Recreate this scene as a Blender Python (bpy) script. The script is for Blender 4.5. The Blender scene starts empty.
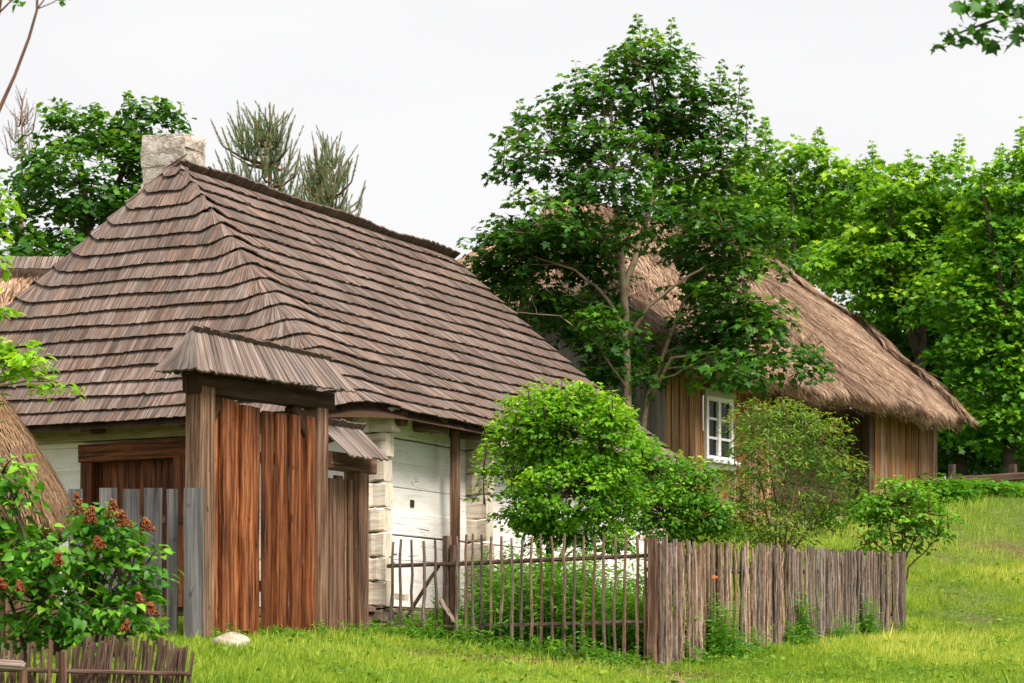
import bpy, math, random
import numpy as np
from mathutils import Vector
random.seed(7); rng = np.random.default_rng(7)
S = bpy.context.scene; COL = S.collection
F, HZ = 2395.0, 667.0                     # focal length in pixels, row of the horizon
V = lambda *a: np.array(a, float)
def at(px, py, Y): return V((px-512)*Y/F, Y, (HZ-py)*Y/F)
def unit(v): v = np.asarray(v, float); return v/(np.linalg.norm(v)+1e-12)
R = random.uniform
UP = V(0, 0, 1)

# ------------------------------------------------------------------ terrain
CP = np.array([(0,0,-1.6),(-6,0,-1.6),(7,0,-1.6),(-4,8,-1.15),(0,8,-1.2),(5,8,-1.2),(0,15,-.55),(-4,15,-.48),(5,15,-.6),
 (0,20,-.2),(0,22.5,-.08),(-3,20,-.02),(-6,20,.02),(4,20,-.28),(-3.1,24,.24),(-2.1,26,.32),(-5.2,24.5,.33),(-6,28,.47),(-9,25,.4),
 (-1.7,27.6,.42),(2.5,36,1.0),(-8,30,.55),(-4,38,1.0),(1.5,25,-.03),(0,26.2,.14),(-1.4,27.4,.34),(.7,29,.45),(5.4,33,.47),(4.2,29.5,.25),
 (6,25,-.08),(9,26,.1),(7.4,36,.98),(7.8,40,1.72),(9,44,2.65),(10,48,3.4),(12,56,3.7),(2.5,39,2.2),(4.6,42,2.45),(8.6,47.8,3.45),
 (0,44,2.3),(-8,45,2.2),(5,52,3.4),(0,56,3.2),(-10,56,3),(13,40,1.9),(13,48,3.4),(14,30,.6)])
def _tps(r): return np.where(r > 1e-9, r*r*np.log(r+1e-12), 0)
_n = len(CP)
_A = np.zeros((_n+3, _n+3)); _d = np.linalg.norm(CP[:,None,:2]-CP[None,:,:2], axis=2)
_A[:_n,:_n] = _tps(_d)+np.eye(_n)*.3; _A[:_n,_n] = 1; _A[:_n,_n+1:] = CP[:,:2]; _A[_n,:_n] = 1; _A[_n+1:,:_n] = CP[:,:2].T
_W = np.linalg.solve(_A, np.concatenate([CP[:,2], np.zeros(3)]))
def gnd(x, y):
    x = np.clip(np.atleast_1d(np.asarray(x, float)), -12, 14); y = np.clip(np.atleast_1d(np.asarray(y, float)), 0, 57)
    r = np.sqrt((x[:,None]-CP[None,:,0])**2+(y[:,None]-CP[None,:,1])**2)
    return _tps(r)@_W[:_n]+_W[_n]+x*_W[_n+1]+y*_W[_n+2]
def g(x, y): return float(gnd(x, y)[0])

# ------------------------------------------------------------------ tags
def tag(o, label=None, cat=None, group=None, kind=None):
    if label: o['label'] = label
    if cat: o['category'] = cat
    if group: o['group'] = group
    if kind: o['kind'] = kind
    return o
def thing(name, loc, label, cat, group=None):
    o = bpy.data.objects.new(name, None); COL.objects.link(o)
    o.empty_display_size = .2; o.location = [float(c) for c in loc]
    return tag(o, label, cat, group)
def link(name, me, mat, parent=None):
    o = bpy.data.objects.new(name, me); COL.objects.link(o)
    if mat: me.materials.append(mat)
    if parent:
        o.parent = parent
        w = V(0,0,0); p = parent
        while p: w = w+np.array(p.location); p = p.parent
        o.location = [float(-c) for c in w]
    return o

# ------------------------------------------------------------------ mesh collecting
class MB:
    def __init__(s): s.v = []; s.f = []; s.uv = []; s.t = []
    def face(s, idx, uvs, tone): s.f.append(idx); s.uv.extend(uvs); s.t.append(tone)
    def quad(s, pts, uvs, tone):
        b = len(s.v); s.v.extend(pts); s.face(list(range(b, b+len(pts))), uvs, tone)
    def beam(s, p0, p1, w, h, up=UP, ch=.12, seg=1, wob=0., tone=None, w2=None, h2=None, twist=0., endtone=None, cutbow=0.):
        """chamfered rectangular timber from p0 to p1: w across, h along 'up'"""
        p0 = np.asarray(p0, float); p1 = np.asarray(p1, float); ax = p1-p0; L = np.linalg.norm(ax); ax = ax/L
        sx = np.cross(ax, up); sx = unit(sx); sy = np.cross(sx, ax)
        tone = R(0,1) if tone is None else tone
        w2 = w if w2 is None else w2; h2 = h if h2 is None else h2
        c = ch; prof = [(-1+c,-1),(1-c,-1),(1,-1+c),(1,1-c),(1-c,1),(-1+c,1),(-1,1-c),(-1,-1+c)]
        uo, vo = R(0,50), R(0,50); m = len(prof); b0 = len(s.v)
        for k in range(seg+1):
            f = k/seg; W = (w+(w2-w)*f)/2; Hh = (h+(h2-h)*f)/2
            off = sx*R(-1,1)*wob+sy*R(-1,1)*wob*.6 if 0 < k < seg or wob > 0 else 0
            jw = 1+R(-1,1)*min(.25, wob*4); a = twist*f
            for (x, y) in prof:
                X, Y = x*W*jw, y*Hh*jw
                s.v.append(p0+ax*(L*f)+sx*(X*math.cos(a)-Y*math.sin(a))+sy*(X*math.sin(a)+Y*math.cos(a))+off)
        per = [0]
        for i in range(m):
            a, b = prof[i], prof[(i+1) % m]; per.append(per[-1]+math.hypot((a[0]-b[0])*w/2, (a[1]-b[1])*h/2))
        for k in range(seg):
            for i in range(m):
                j = (i+1) % m; a = b0+k*m
                s.face([a+i, a+j, a+m+j, a+m+i], [(uo+per[i], vo+L*k/seg), (uo+per[i+1], vo+L*k/seg), (uo+per[i+1], vo+L*(k+1)/seg), (uo+per[i], vo+L*(k+1)/seg)], tone)
        e = tone if endtone is None else endtone
        s.face([b0+i for i in range(m)][::-1], [(uo+prof[i][0]*w, vo+prof[i][1]*h) for i in range(m)][::-1], e)
        q = b0+seg*m; s.face([q+i for i in range(m)], [(uo+prof[i][0]*w, vo+prof[i][1]*h) for i in range(m)], e)
    def tube(s, pts, rad, n=6, tone=None, cap=True):
        pts = [np.asarray(p, float) for p in pts]; tone = R(0,1) if tone is None else tone
        b0 = len(s.v); uo, vo = R(0,50), R(0,50); acc = 0
        for k, p in enumerate(pts):
            t = unit(pts[min(k+1, len(pts)-1)]-pts[max(k-1, 0)]); ref = V(1,0,0) if abs(t[0]) < .8 else V(0,1,0)
            a = unit(np.cross(t, ref)); b = np.cross(t, a); r = rad[k] if hasattr(rad, '__len__') else rad
            for i in range(n):
                th = 2*math.pi*i/n; s.v.append(p+(a*math.cos(th)+b*math.sin(th))*r)
        for k in range(len(pts)-1):
            l = np.linalg.norm(pts[k+1]-pts[k])
            for i in range(n):
                j = (i+1) % n; q = b0+k*n
                s.face([q+i, q+j, q+n+j, q+n+i], [(uo+i*.03, vo+acc), (uo+i*.03+.03, vo+acc), (uo+i*.03+.03, vo+acc+l), (uo+i*.03, vo+acc+l)], tone)
            acc += l
        if cap:
            s.face([b0+i for i in range(n)][::-1], [(uo, vo)]*n, tone)
            q = b0+(len(pts)-1)*n; s.face([q+i for i in range(n)], [(uo, vo)]*n, tone)
    def build(s, name, mat, parent=None, smooth=False, label=None):
        me = bpy.data.meshes.new(name)
        me.from_pydata([tuple(map(float, p)) for p in s.v], [], s.f)
        if len(me.polygons) == len(s.f):
            uvl = me.uv_layers.new(name='UVMap'); uvl.data.foreach_set('uv', np.array(s.uv, np.float32).ravel())
            a = me.attributes.new('tone', 'FLOAT', 'FACE'); a.data.foreach_set('value', np.array(s.t, np.float32))
        if smooth: me.polygons.foreach_set('use_smooth', [True]*len(me.polygons))
        me.update()
        o = link(name, me, mat, parent)
        if label: o['label'] = label
        return o

def raw_mesh(name, verts, faces, tone, mat, parent=None, nside=3):
    """fast numpy mesh: verts (n,3), faces (m,nside), tone (m,)"""
    me = bpy.data.meshes.new(name); verts = np.ascontiguousarray(verts, np.float32); faces = np.ascontiguousarray(faces, np.int32)
    me.vertices.add(len(verts)); me.vertices.foreach_set('co', verts.ravel())
    me.loops.add(faces.size); me.loops.foreach_set('vertex_index', faces.ravel())
    me.polygons.add(len(faces)); me.polygons.foreach_set('loop_start', np.arange(0, faces.size, nside, dtype=np.int32))
    me.polygons.foreach_set('loop_total', np.full(len(faces), nside, np.int32))
    a = me.attributes.new('tone', 'FLOAT', 'FACE'); a.data.foreach_set('value', np.ascontiguousarray(tone, np.float32))
    me.update(calc_edges=True); me.validate()
    return link(name, me, mat, parent)

# ------------------------------------------------------------------ materials
class NT:
    def __init__(s, name):
        s.m = bpy.data.materials.new(name); s.m.use_nodes = True; s.t = s.m.node_tree; s.t.nodes.clear()
        s.out = s.t.nodes.new('ShaderNodeOutputMaterial')
    def n(s, typ, **kw):
        nd = s.t.nodes.new(typ)
        for k, v in kw.items():
            if k in nd.inputs: nd.inputs[k].default_value = v
            else: setattr(nd, k, v)
        return nd
    def l(s, a, b): s.t.links.new(a, b)
    def math(s, op, a, b=None, clamp=False):
        m = s.n('ShaderNodeMath', operation=op); m.use_clamp = clamp
        for i, x in enumerate((a, b)):
            if x is None: continue
            if isinstance(x, (int, float)): m.inputs[i].default_value = x
            else: s.l(x, m.inputs[i])
        return m.outputs[0]
    def ramp(s, fac, stops):
        r = s.n('ShaderNodeValToRGB'); e = r.color_ramp.elements
        while len(e) < len(stops): e.new(.5)
        for i, (p, c) in enumerate(stops): e[i].position = p; e[i].color = (*c, 1) if len(c) == 3 else c
        s.l(fac, r.inputs[0]); return r.outputs[0]
    def mix(s, fac, a, b, mode='MIX'):
        m = s.n('ShaderNodeMix', data_type='RGBA', blend_type=mode)
        for i, x in ((0, fac), (6, a), (7, b)):
            if isinstance(x, (int, float)): m.inputs[i].default_value = x
            elif isinstance(x, tuple): m.inputs[i].default_value = (*x, 1)
            else: s.l(x, m.inputs[i])
        return m.outputs[2]
    def noise(s, vec, scale, detail=3, rough=.6, dist=0):
        n = s.n('ShaderNodeTexNoise'); n.inputs['Scale'].default_value = scale; n.inputs['Detail'].default_value = detail
        n.inputs['Roughness'].default_value = rough; n.inputs['Distortion'].default_value = dist
        if vec is not None: s.l(vec, n.inputs['Vector'])
        return n.outputs[0]
    def scaled(s, vec, sc):
        m = s.n('ShaderNodeMapping'); m.inputs['Scale'].default_value = sc; s.l(vec, m.inputs[0]); return m.outputs[0]
    def tone(s):
        a = s.n('ShaderNodeAttribute'); a.attribute_name = 'tone'; return a.outputs['Fac']
    def finish(s, col, rough=.85, bump=None, bstr=.4, bdist=.02, spec=.25):
        p = s.n('ShaderNodeBsdfPrincipled'); p.inputs['Roughness'].default_value = rough; p.inputs['Specular IOR Level'].default_value = spec
        s.l(col, p.inputs['Base Color'])
        if bump is not None:
            b = s.n('ShaderNodeBump'); b.inputs['Strength'].default_value = bstr; b.inputs['Distance'].default_value = bdist
            s.l(bump, b.inputs['Height']); s.l(b.outputs[0], p.inputs['Normal'])
        s.l(p.outputs[0], s.out.inputs[0]); return s.m

def wood(name, stops, tl=.72, th=1.25, sx=34, sy=1.6, rough=.85, knots=0., grey=None, spec=.2, hue=0., mottle=None):
    t = NT(name); uv = t.n('ShaderNodeTexCoord').outputs['UV']
    st = t.noise(t.scaled(uv, (sx, sy, 1)), 1.0, 5, .65, .3)
    col = t.ramp(st, stops)
    fine = t.noise(t.scaled(uv, (sx*5, sy*3, 1)), 1.0, 2)
    col = t.mix(t.math('MULTIPLY', t.math('SUBTRACT', fine, .45, True), 1.6, True), col, tuple(c*.35 for c in stops[0][1]))
    if knots:
        k = t.noise(t.scaled(uv, (9, 5, 1)), 1.0, 1)
        col = t.mix(t.math('MULTIPLY', t.math('SUBTRACT', k, .68, True), knots*12, True), col, (.03,.012,.006))
    if mottle:
        mn = t.noise(t.scaled(uv, (38, 13, 1)), 1.0, 4, .75, .8)
        col = t.mix(t.math('MULTIPLY', t.math('SUBTRACT', mn, .5, True), mottle[2], True), col, mottle[0])
        mn2 = t.noise(t.scaled(uv, (30, 7, 1)), 1.0, 4, .8, 1.2)
        col = t.mix(t.math('MULTIPLY', t.math('SUBTRACT', mn2, .53, True), mottle[2], True), col, mottle[1])
    if grey:
        gn = t.noise(t.scaled(uv, (3.5, .9, 1)), 1.0, 4, .7)
        col = t.mix(t.math('MULTIPLY', t.math('SUBTRACT', gn, grey[1], True), grey[2], True), col, grey[0])
    tn = t.tone(); f = t.n('ShaderNodeMapRange'); f.inputs[3].default_value = tl; f.inputs[4].default_value = th; t.l(tn, f.inputs[0])
    hs = t.n('ShaderNodeHueSaturation'); t.l(f.outputs[0], hs.inputs['Value']); t.l(col, hs.inputs['Color'])
    if hue:
        fr = t.math('FRACT', t.math('MULTIPLY', tn, 7.31)); mr = t.n('ShaderNodeMapRange'); mr.inputs[3].default_value = 1-hue; mr.inputs[4].default_value = 1+hue
        t.l(fr, mr.inputs[0]); t.l(mr.outputs[0], hs.inputs['Saturation'])
    return t.finish(hs.outputs[0], rough, st, .5, .012, spec)

M = {}
M['shingle'] = wood('weathered_shingle', [(.30,(.042,.027,.021)),(.5,(.178,.124,.102)),(.70,(.37,.285,.243))], .58, 1.32, 60, 2.2, .8, hue=.25)
M['shake'] = wood('silver_shake', [(.30,(.05,.036,.030)),(.5,(.205,.155,.132)),(.72,(.39,.315,.28))], .6, 1.3, 60, 1.2, .8, hue=.3)
M['gate_plank'] = wood('rusty_plank', [(.33,(.022,.007,.004)),(.5,(.20,.062,.021)),(.67,(.46,.18,.072))], .6, 1.3, 22, 1.1, .65, knots=.8)
M['gate_dark'] = wood('brown_plank', [(.33,(.018,.007,.004)),(.5,(.145,.045,.016)),(.68,(.33,.12,.042))], .65, 1.25, 24, 1.0, .65, knots=.6)
M['post'] = wood('weathered_post', [(.33,(.022,.013,.010)),(.5,(.175,.098,.060)),(.68,(.39,.235,.145))], .8, 1.15, 24, .8, .85, knots=.8, grey=((.13,.10,.09), .53, 2.2))
M['post_brown'] = wood('brown_post', [(.33,(.03,.014,.009)),(.5,(.17,.092,.058)),(.68,(.35,.215,.14))], .8, 1.15, 18, .7, .85, knots=.4, grey=((.24,.20,.18), .56, 3))
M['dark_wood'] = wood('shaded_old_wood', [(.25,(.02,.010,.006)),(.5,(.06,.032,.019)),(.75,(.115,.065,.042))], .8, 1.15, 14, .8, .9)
M['grey_board'] = wood('grey_board', [(.3,(.03,.027,.027)),(.5,(.115,.110,.112)),(.72,(.225,.217,.22))], .7, 1.25, 20, .6, .85, knots=.7)
M['barn_plank'] = wood('barn_plank', [(.3,(.06,.026,.012)),(.5,(.27,.142,.074)),(.7,(.52,.32,.195))], .6, 1.3, 24, .7, .85, knots=.4, hue=.2)
M['barn_dark'] = wood('barn_log', [(.25,(.045,.025,.018)),(.5,(.13,.078,.056)),(.75,(.24,.16,.12))], .7, 1.2, 12, .6, .9)
M['gable_board'] = wood('gable_board', [(.25,(.11,.095,.085)),(.5,(.27,.24,.22)),(.75,(.44,.40,.375))], .75, 1.2, 18, .6, .9)
M['stake'] = wood('stake_wood', [(.3,(.045,.027,.019)),(.5,(.25,.17,.125)),(.7,(.50,.385,.30))], .45, 1.4, 26, 1.5, .9, knots=.6, hue=.35, mottle=((.06,.035,.024),(.55,.44,.35),5))
M['stake_grey'] = wood('grey_stake_wood', [(.3,(.04,.027,.021)),(.5,(.20,.148,.12)),(.7,(.40,.315,.262))], .5, 1.35, 26, 1.2, .9, hue=.3, mottle=((.05,.035,.027),(.42,.35,.29),4))
M['stick'] = wood('bark_stick', [(.28,(.05,.03,.022)),(.5,(.18,.12,.092)),(.72,(.34,.245,.195))], .6, 1.3, 20, 2, .9, knots=.4, hue=.3, mottle=((.05,.03,.022),(.36,.28,.22),4))
M['wattle'] = wood('wattle_twig', [(.25,(.04,.020,.015)),(.5,(.14,.082,.062)),(.75,(.29,.20,.16))], .55, 1.35, 20, 3, .9)
M['bark'] = wood('grey_bark', [(.25,(.12,.085,.055)),(.5,(.30,.23,.155)),(.75,(.44,.36,.25))], .85, 1.15, 14, 6, .9)
M['bark_dark'] = wood('dark_bark', [(.25,(.025,.018,.013)),(.5,(.08,.058,.042)),(.75,(.14,.105,.08))], .8, 1.2, 14, 6, .9)
M['bark_red'] = wood('reddish_bark', [(.25,(.07,.03,.02)),(.5,(.17,.085,.055)),(.75,(.27,.15,.10))], .8, 1.2, 14, 6, .9)
M['beige_log'] = wood('beige_log', [(.24,(.24,.16,.105)),(.42,(.66,.55,.44)),(.72,(.86,.78,.68))], .82, 1.1, 10, 1.2, .9, knots=.5, grey=((.40,.27,.17), .58, 3))

M['plate_log'] = wood('yellowed_log', [(.2,(.16,.11,.065)),(.45,(.36,.28,.18)),(.75,(.50,.42,.30))], .82, 1.1, 10, 1.2, .9, knots=.5)
def whitewash():
    t = NT('whitewash'); uv = t.n('ShaderNodeTexCoord').outputs['UV']
    a = t.noise(t.scaled(uv, (6, 1.2, 1)), 1.0, 6, .7, .4)
    col = t.ramp(a, [(.22,(.48,.40,.32)),(.36,(.82,.76,.71)),(.52,(.94,.89,.885)),(.8,(.96,.92,.92))])
    cr = t.noise(t.scaled(uv, (7, .35, 1)), 1.0, 3, .5, 1.2)
    crack = t.math('LESS_THAN', t.math('ABSOLUTE', t.math('SUBTRACT', cr, .5)), .0035)
    gate = t.math('GREATER_THAN', t.noise(t.scaled(uv, (1.5, .5, 1)), 1.0, 2), .52)
    col = t.mix(t.math('MULTIPLY', crack, gate), col, (.07,.05,.04))
    sp = t.noise(t.scaled(uv, (26, 12, 1)), 1.0, 1)
    col = t.mix(t.math('MULTIPLY', t.math('SUBTRACT', sp, .74, True), 14, True), col, (.12,.09,.07))
    f = t.n('ShaderNodeMapRange'); f.inputs[3].default_value = .9; f.inputs[4].default_value = 1.05; t.l(t.tone(), f.inputs[0])
    hs = t.n('ShaderNodeHueSaturation'); t.l(f.outputs[0], hs.inputs['Value']); t.l(col, hs.inputs['Color'])
    return t.finish(hs.outputs[0], .9, a, .5, .02)
M['whitewash'] = whitewash()

def stone(name, c, scale=2.2, mossy=0):
    t = NT(name); p = t.n('ShaderNodeTexCoord').outputs['Object']
    n1 = t.noise(p, scale, 6, .7); n2 = t.noise(p, scale*6, 4, .7)
    col = t.ramp(n1, [(.3, tuple(x*.35 for x in c)), (.5, c), (.7, tuple(min(1, x*1.35) for x in c))])
    col = t.mix(t.math('MULTIPLY', t.math('SUBTRACT', n2, .5, True), 1.5, True), col, tuple(x*.3 for x in c))
    return t.finish(col, .95, n2, .7, .03)
M['stone'] = stone('field_stone', (.22,.155,.12)); M['rock'] = stone('pale_rock', (.50,.42,.33), 5); M['darkrock'] = stone('brown_rock', (.22,.13,.09), 5)
def chimney_mat():
    t = NT('limewashed_masonry'); p = t.n('ShaderNodeTexCoord').outputs['Object']
    v = t.n('ShaderNodeTexVoronoi', feature='DISTANCE_TO_EDGE'); v.inputs['Scale'].default_value = 2.6
    wn = t.n('ShaderNodeTexNoise'); wn.inputs['Scale'].default_value = 3; t.l(p, wn.inputs[0])
    wm = t.n('ShaderNodeVectorMath', operation='MULTIPLY_ADD'); t.l(wn.outputs[1], wm.inputs[0]); wm.inputs[1].default_value = (.35,.35,.35); t.l(p, wm.inputs[2])
    t.l(t.scaled(wm.outputs[0], (.8, .8, 1.9)), v.inputs[0])
    n1 = t.noise(p, 5, 6, .7)
    col = t.ramp(n1, [(.32,(.13,.10,.08)),(.44,(.42,.35,.29)),(.56,(.64,.58,.52)),(.75,(.76,.72,.67))])
    j = t.math('LESS_THAN', v.outputs[0], .014)
    gt = t.math('GREATER_THAN', t.noise(p, 3, 2), .52)
    col = t.mix(t.math('MULTIPLY', j, gt), col, (.12,.10,.085))
    h = t.math('ADD', t.math('MULTIPLY', t.math('MINIMUM', v.outputs[0], .05), 3), t.math('ADD', n1, t.noise(p, 18, 4, .7)))
    return t.finish(col, .95, h, .6, .05)
M['chimney'] = chimney_mat()

def straw(name, stops, rough=.9):
    t = NT(name); col = t.ramp(t.tone(), stops)
    p = t.n('ShaderNodeTexCoord').outputs['Object']; n1 = t.noise(p, 1.1, 4, .7)
    col = t.mix(t.math('MULTIPLY', t.math('SUBTRACT', n1, .42, True), 2.2, True), col, (.17,.105,.08))
    return t.finish(col, rough, None, spec=.2)
M['thatch'] = straw('thatch_straw', [(0,(.06,.034,.020)),(.35,(.25,.150,.092)),(.7,(.47,.305,.20)),(1,(.68,.50,.36))])
M['thatch_near'] = straw('golden_straw', [(0,(.09,.045,.022)),(.4,(.26,.15,.08)),(.8,(.44,.28,.16)),(1,(.58,.42,.27))])

def leaf(name, c0, c1, c2, trans=.38, rough=.5):
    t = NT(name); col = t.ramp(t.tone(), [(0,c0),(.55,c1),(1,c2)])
    p = t.n('ShaderNodeBsdfPrincipled'); p.inputs['Roughness'].default_value = rough; p.inputs['Specular IOR Level'].default_value = .3
    t.l(col, p.inputs['Base Color'])
    tr = t.n('ShaderNodeBsdfTranslucent'); g2 = t.mix(1.0, col, (1.25,1.15,.55), 'MULTIPLY'); t.l(g2, tr.inputs[0])
    mx = t.n('ShaderNodeMixShader'); mx.inputs[0].default_value = trans
    t.l(p.outputs[0], mx.inputs[1]); t.l(tr.outputs[0], mx.inputs[2]); t.l(mx.outputs[0], t.out.inputs[0]); return t.m
M['maple'] = leaf('maple_leaf', (.026,.10,.012), (.068,.21,.016), (.31,.53,.035))
M['maple_bright'] = leaf('bright_maple_leaf', (.055,.18,.010), (.155,.38,.014), (.40,.62,.03), .42)
M['maple_mid'] = leaf('mid_maple_leaf', (.042,.155,.010), (.115,.33,.014), (.33,.58,.025), .42)
M['bush_bright'] = leaf('bright_bush_leaf', (.065,.22,.010), (.19,.44,.016), (.55,.72,.04), .42)
M['bush_green'] = leaf('green_bush_leaf', (.05,.17,.012), (.13,.34,.018), (.34,.56,.03), .4)
M['bush_olive'] = leaf('olive_shrub_leaf', (.06,.15,.018), (.14,.29,.028), (.40,.38,.06), .36)
M['lilac'] = leaf('lilac_leaf', (.035,.15,.016), (.11,.33,.022), (.34,.62,.05), .38, .45)
M['ash'] = leaf('light_leaf', (.10,.27,.012), (.24,.50,.018), (.46,.68,.04), .45)
M['needle'] = leaf('pine_needle', (.07,.14,.06), (.17,.26,.12), (.36,.43,.24), .45)
M['needle_pale'] = leaf('pale_needle', (.22,.22,.17), (.32,.32,.25), (.42,.42,.33), .3)
M['grass'] = leaf('grass_blade', (.09,.21,.018), (.31,.46,.035), (.66,.66,.15), .42, .6)
M['weed'] = leaf('weed_leaf', (.045,.16,.014), (.11,.30,.02), (.25,.46,.04), .4)
M['rust'] = leaf('rust_seed', (.11,.028,.01), (.26,.07,.022), (.42,.16,.05), .15, .7)
M['orange'] = leaf('orange_petal', (.8,.16,.015), (.85,.20,.02), (.9,.3,.03), .35)
M['white_petal'] = leaf('white_petal', (.7,.7,.6), (.8,.8,.72), (.85,.85,.8), .3)
def ground_mat():
    t = NT('meadow_soil'); p = t.n('ShaderNodeTexCoord').outputs['Object']
    n1 = t.noise(p, .5, 5, .65); n2 = t.noise(p, 7, 5, .7)
    col = t.ramp(n2, [(.3,(.035,.06,.012)),(.5,(.09,.13,.025)),(.7,(.16,.17,.05))])
    soil = t.ramp(n2, [(.3,(.05,.028,.016)),(.55,(.15,.09,.055)),(.75,(.25,.165,.105))])
    col = t.mix(t.math('MULTIPLY', t.math('SUBTRACT', n1, .5, True), 6, True), col, soil)
    return t.finish(col, .95, n2, .8, .05, .1)
M['ground'] = ground_mat()
def flat(name, c, rough=.8, spec=.3):
    t = NT(name); p = t.n('ShaderNodeTexCoord').outputs['Object']; n = t.noise(p, 9, 4, .6)
    return t.finish(t.ramp(n, [(.3, tuple(x*.8 for x in c)), (.7, c)]), rough, n, .2, .01, spec)
M['white_paint'] = flat('white_window_paint', (.80,.80,.78), .55)
M['pale_wood'] = flat('pale_green_board', (.42,.43,.33))
M['shade_leaf'] = leaf('shade_dark_leaf', (.006,.022,.006), (.012,.045,.009), (.03,.08,.015), .15)  # deep shade under the wood put into the leaf colour
M['dark'] = flat('dark_interior', (.012,.010,.009), .95)
M['iron'] = flat('rusty_iron', (.05,.03,.025), .6)
def glass():
    t = NT('window_glass'); p = t.n('ShaderNodeBsdfPrincipled'); p.inputs['Base Color'].default_value = (.012,.014,.013,1)
    p.inputs['Roughness'].default_value = .12; p.inputs['Specular IOR Level'].default_value = .12; t.l(p.outputs[0], t.out.inputs[0]); return t.m
M['glass'] = glass()

# ------------------------------------------------------------------ foliage templates (x across, y along, z up), triangles
def tmpl(outline, centre, fold=.18, droop=.18):
    pts = [(x, y) for x, y in outline]; full = pts+[(-x, y) for x, y in reversed(pts) if abs(x) > 1e-6]
    v = [(centre[0], centre[1])]+full; n = len(full)
    V3 = np.array([(x, y, abs(x)*fold-droop*y*y) for x, y in v], float)
    return V3, np.array([(0, 1+i, 1+(i+1) % n) for i in range(n)], int)
T_MAPLE = tmpl([(0,0),(.16,-.06),(.46,.10),(.30,.30),(.58,.58),(.24,.60),(0,1.0)], (0,.36))
T_MAPLE_LO = tmpl([(0,0),(.45,.08),(.28,.34),(.52,.62),(0,1.0)], (0,.36))
T_OVAL = tmpl([(0,0),(.27,.18),(.31,.45),(.17,.76),(0,1.0)], (0,.45), .3, .22)
T_HEART = tmpl([(0,.04),(.2,-.04),(.38,.2),(.34,.5),(.15,.8),(0,1.02)], (0,.4), .3, .25)
T_NARROW = (np.array([(0,0,0),(.13,.4,.04),(0,1,-.15),(-.13,.4,.04),(0,.45,-.03)], float), np.array([(0,1,4),(1,2,4),(2,3,4),(3,0,4)], int))
T_NEEDLE = (np.array([(-.07,0,0),(.07,0,0),(0,1,0)], float), np.array([(0,1,2)], int))
def nrm(a): return a/(np.linalg.norm(a, axis=1, keepdims=True)+1e-9)
def leaf_arrays(P, N, D, size, tone, T):
    N = nrm(N); D = nrm(D-N*np.sum(D*N, axis=1, keepdims=True)); Sx = np.cross(D, N); v, f = T
    sc = size[:,None,None]
    W = P[:,None,:]+sc*(v[None,:,0:1]*Sx[:,None,:]+v[None,:,1:2]*D[:,None,:]+v[None,:,2:3]*N[:,None,:])
    k = len(v); Fc = f[None,:,:]+(np.arange(len(P))*k)[:,None,None]
    return W.reshape(-1,3), Fc.reshape(-1,3), np.repeat(tone, len(f))
def join(parts):
    vs, fs, ts = [], [], []; o = 0
    for v, f, t in parts: vs.append(v); fs.append(f+o); ts.append(t); o += len(v)
    return np.concatenate(vs), np.concatenate(fs), np.concatenate(ts)

def pads(C, rad, n_leaf, pr, lsize, T, up=1., outw=.5, rnd=.45, flat_=.3, tone0=None, tspread=.18, centre=None, droop=.35):
    """leaf sprays: C (k,3) spray centres"""
    k = len(C); idx = np.repeat(np.arange(k), n_leaf); n = len(idx)
    r = np.sqrt(rng.random(n))*pr*(.6+.8*rng.random(k)[idx]); th = rng.random(n)*2*np.pi
    o = np.stack([r*np.cos(th), r*np.sin(th), (rng.random(n)-.5)*2*flat_*pr-.35*r], axis=1)
    tilt = (C-centre)[idx] if centre is not None else np.zeros((n,3)); tl = nrm(tilt); 
    P = C[idx]+o
    N = np.stack([np.zeros(n), np.zeros(n), np.ones(n)], axis=1)*up+tl*outw+rng.normal(size=(n,3))*rnd
    D = np.stack([np.cos(th), np.sin(th), -droop*np.ones(n)], axis=1)+rng.normal(size=(n,3))*.35+tl*.3
    sz = lsize*(.6+.75*rng.random(n))
    t = np.clip((tone0[idx] if tone0 is not None else .45)+rng.normal(size=n)*tspread, 0, 1)
    return leaf_arrays(P, N, D, sz, t, T)

def curve(p0, p1, n=5, sag=.0, wob=.05, up=0.):
    p0 = np.asarray(p0, float); p1 = np.asarray(p1, float); L = np.linalg.norm(p1-p0); out = []
    for k in range(n+1):
        f = k/n; p = p0+(p1-p0)*f+V(0,0,1)*(up*L*math.sin(math.pi*f)*.5)
        if 0 < k < n: p = p+V(R(-1,1), R(-1,1), R(-1,1))*wob*L*.25
        out.append(p)
    return out

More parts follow.
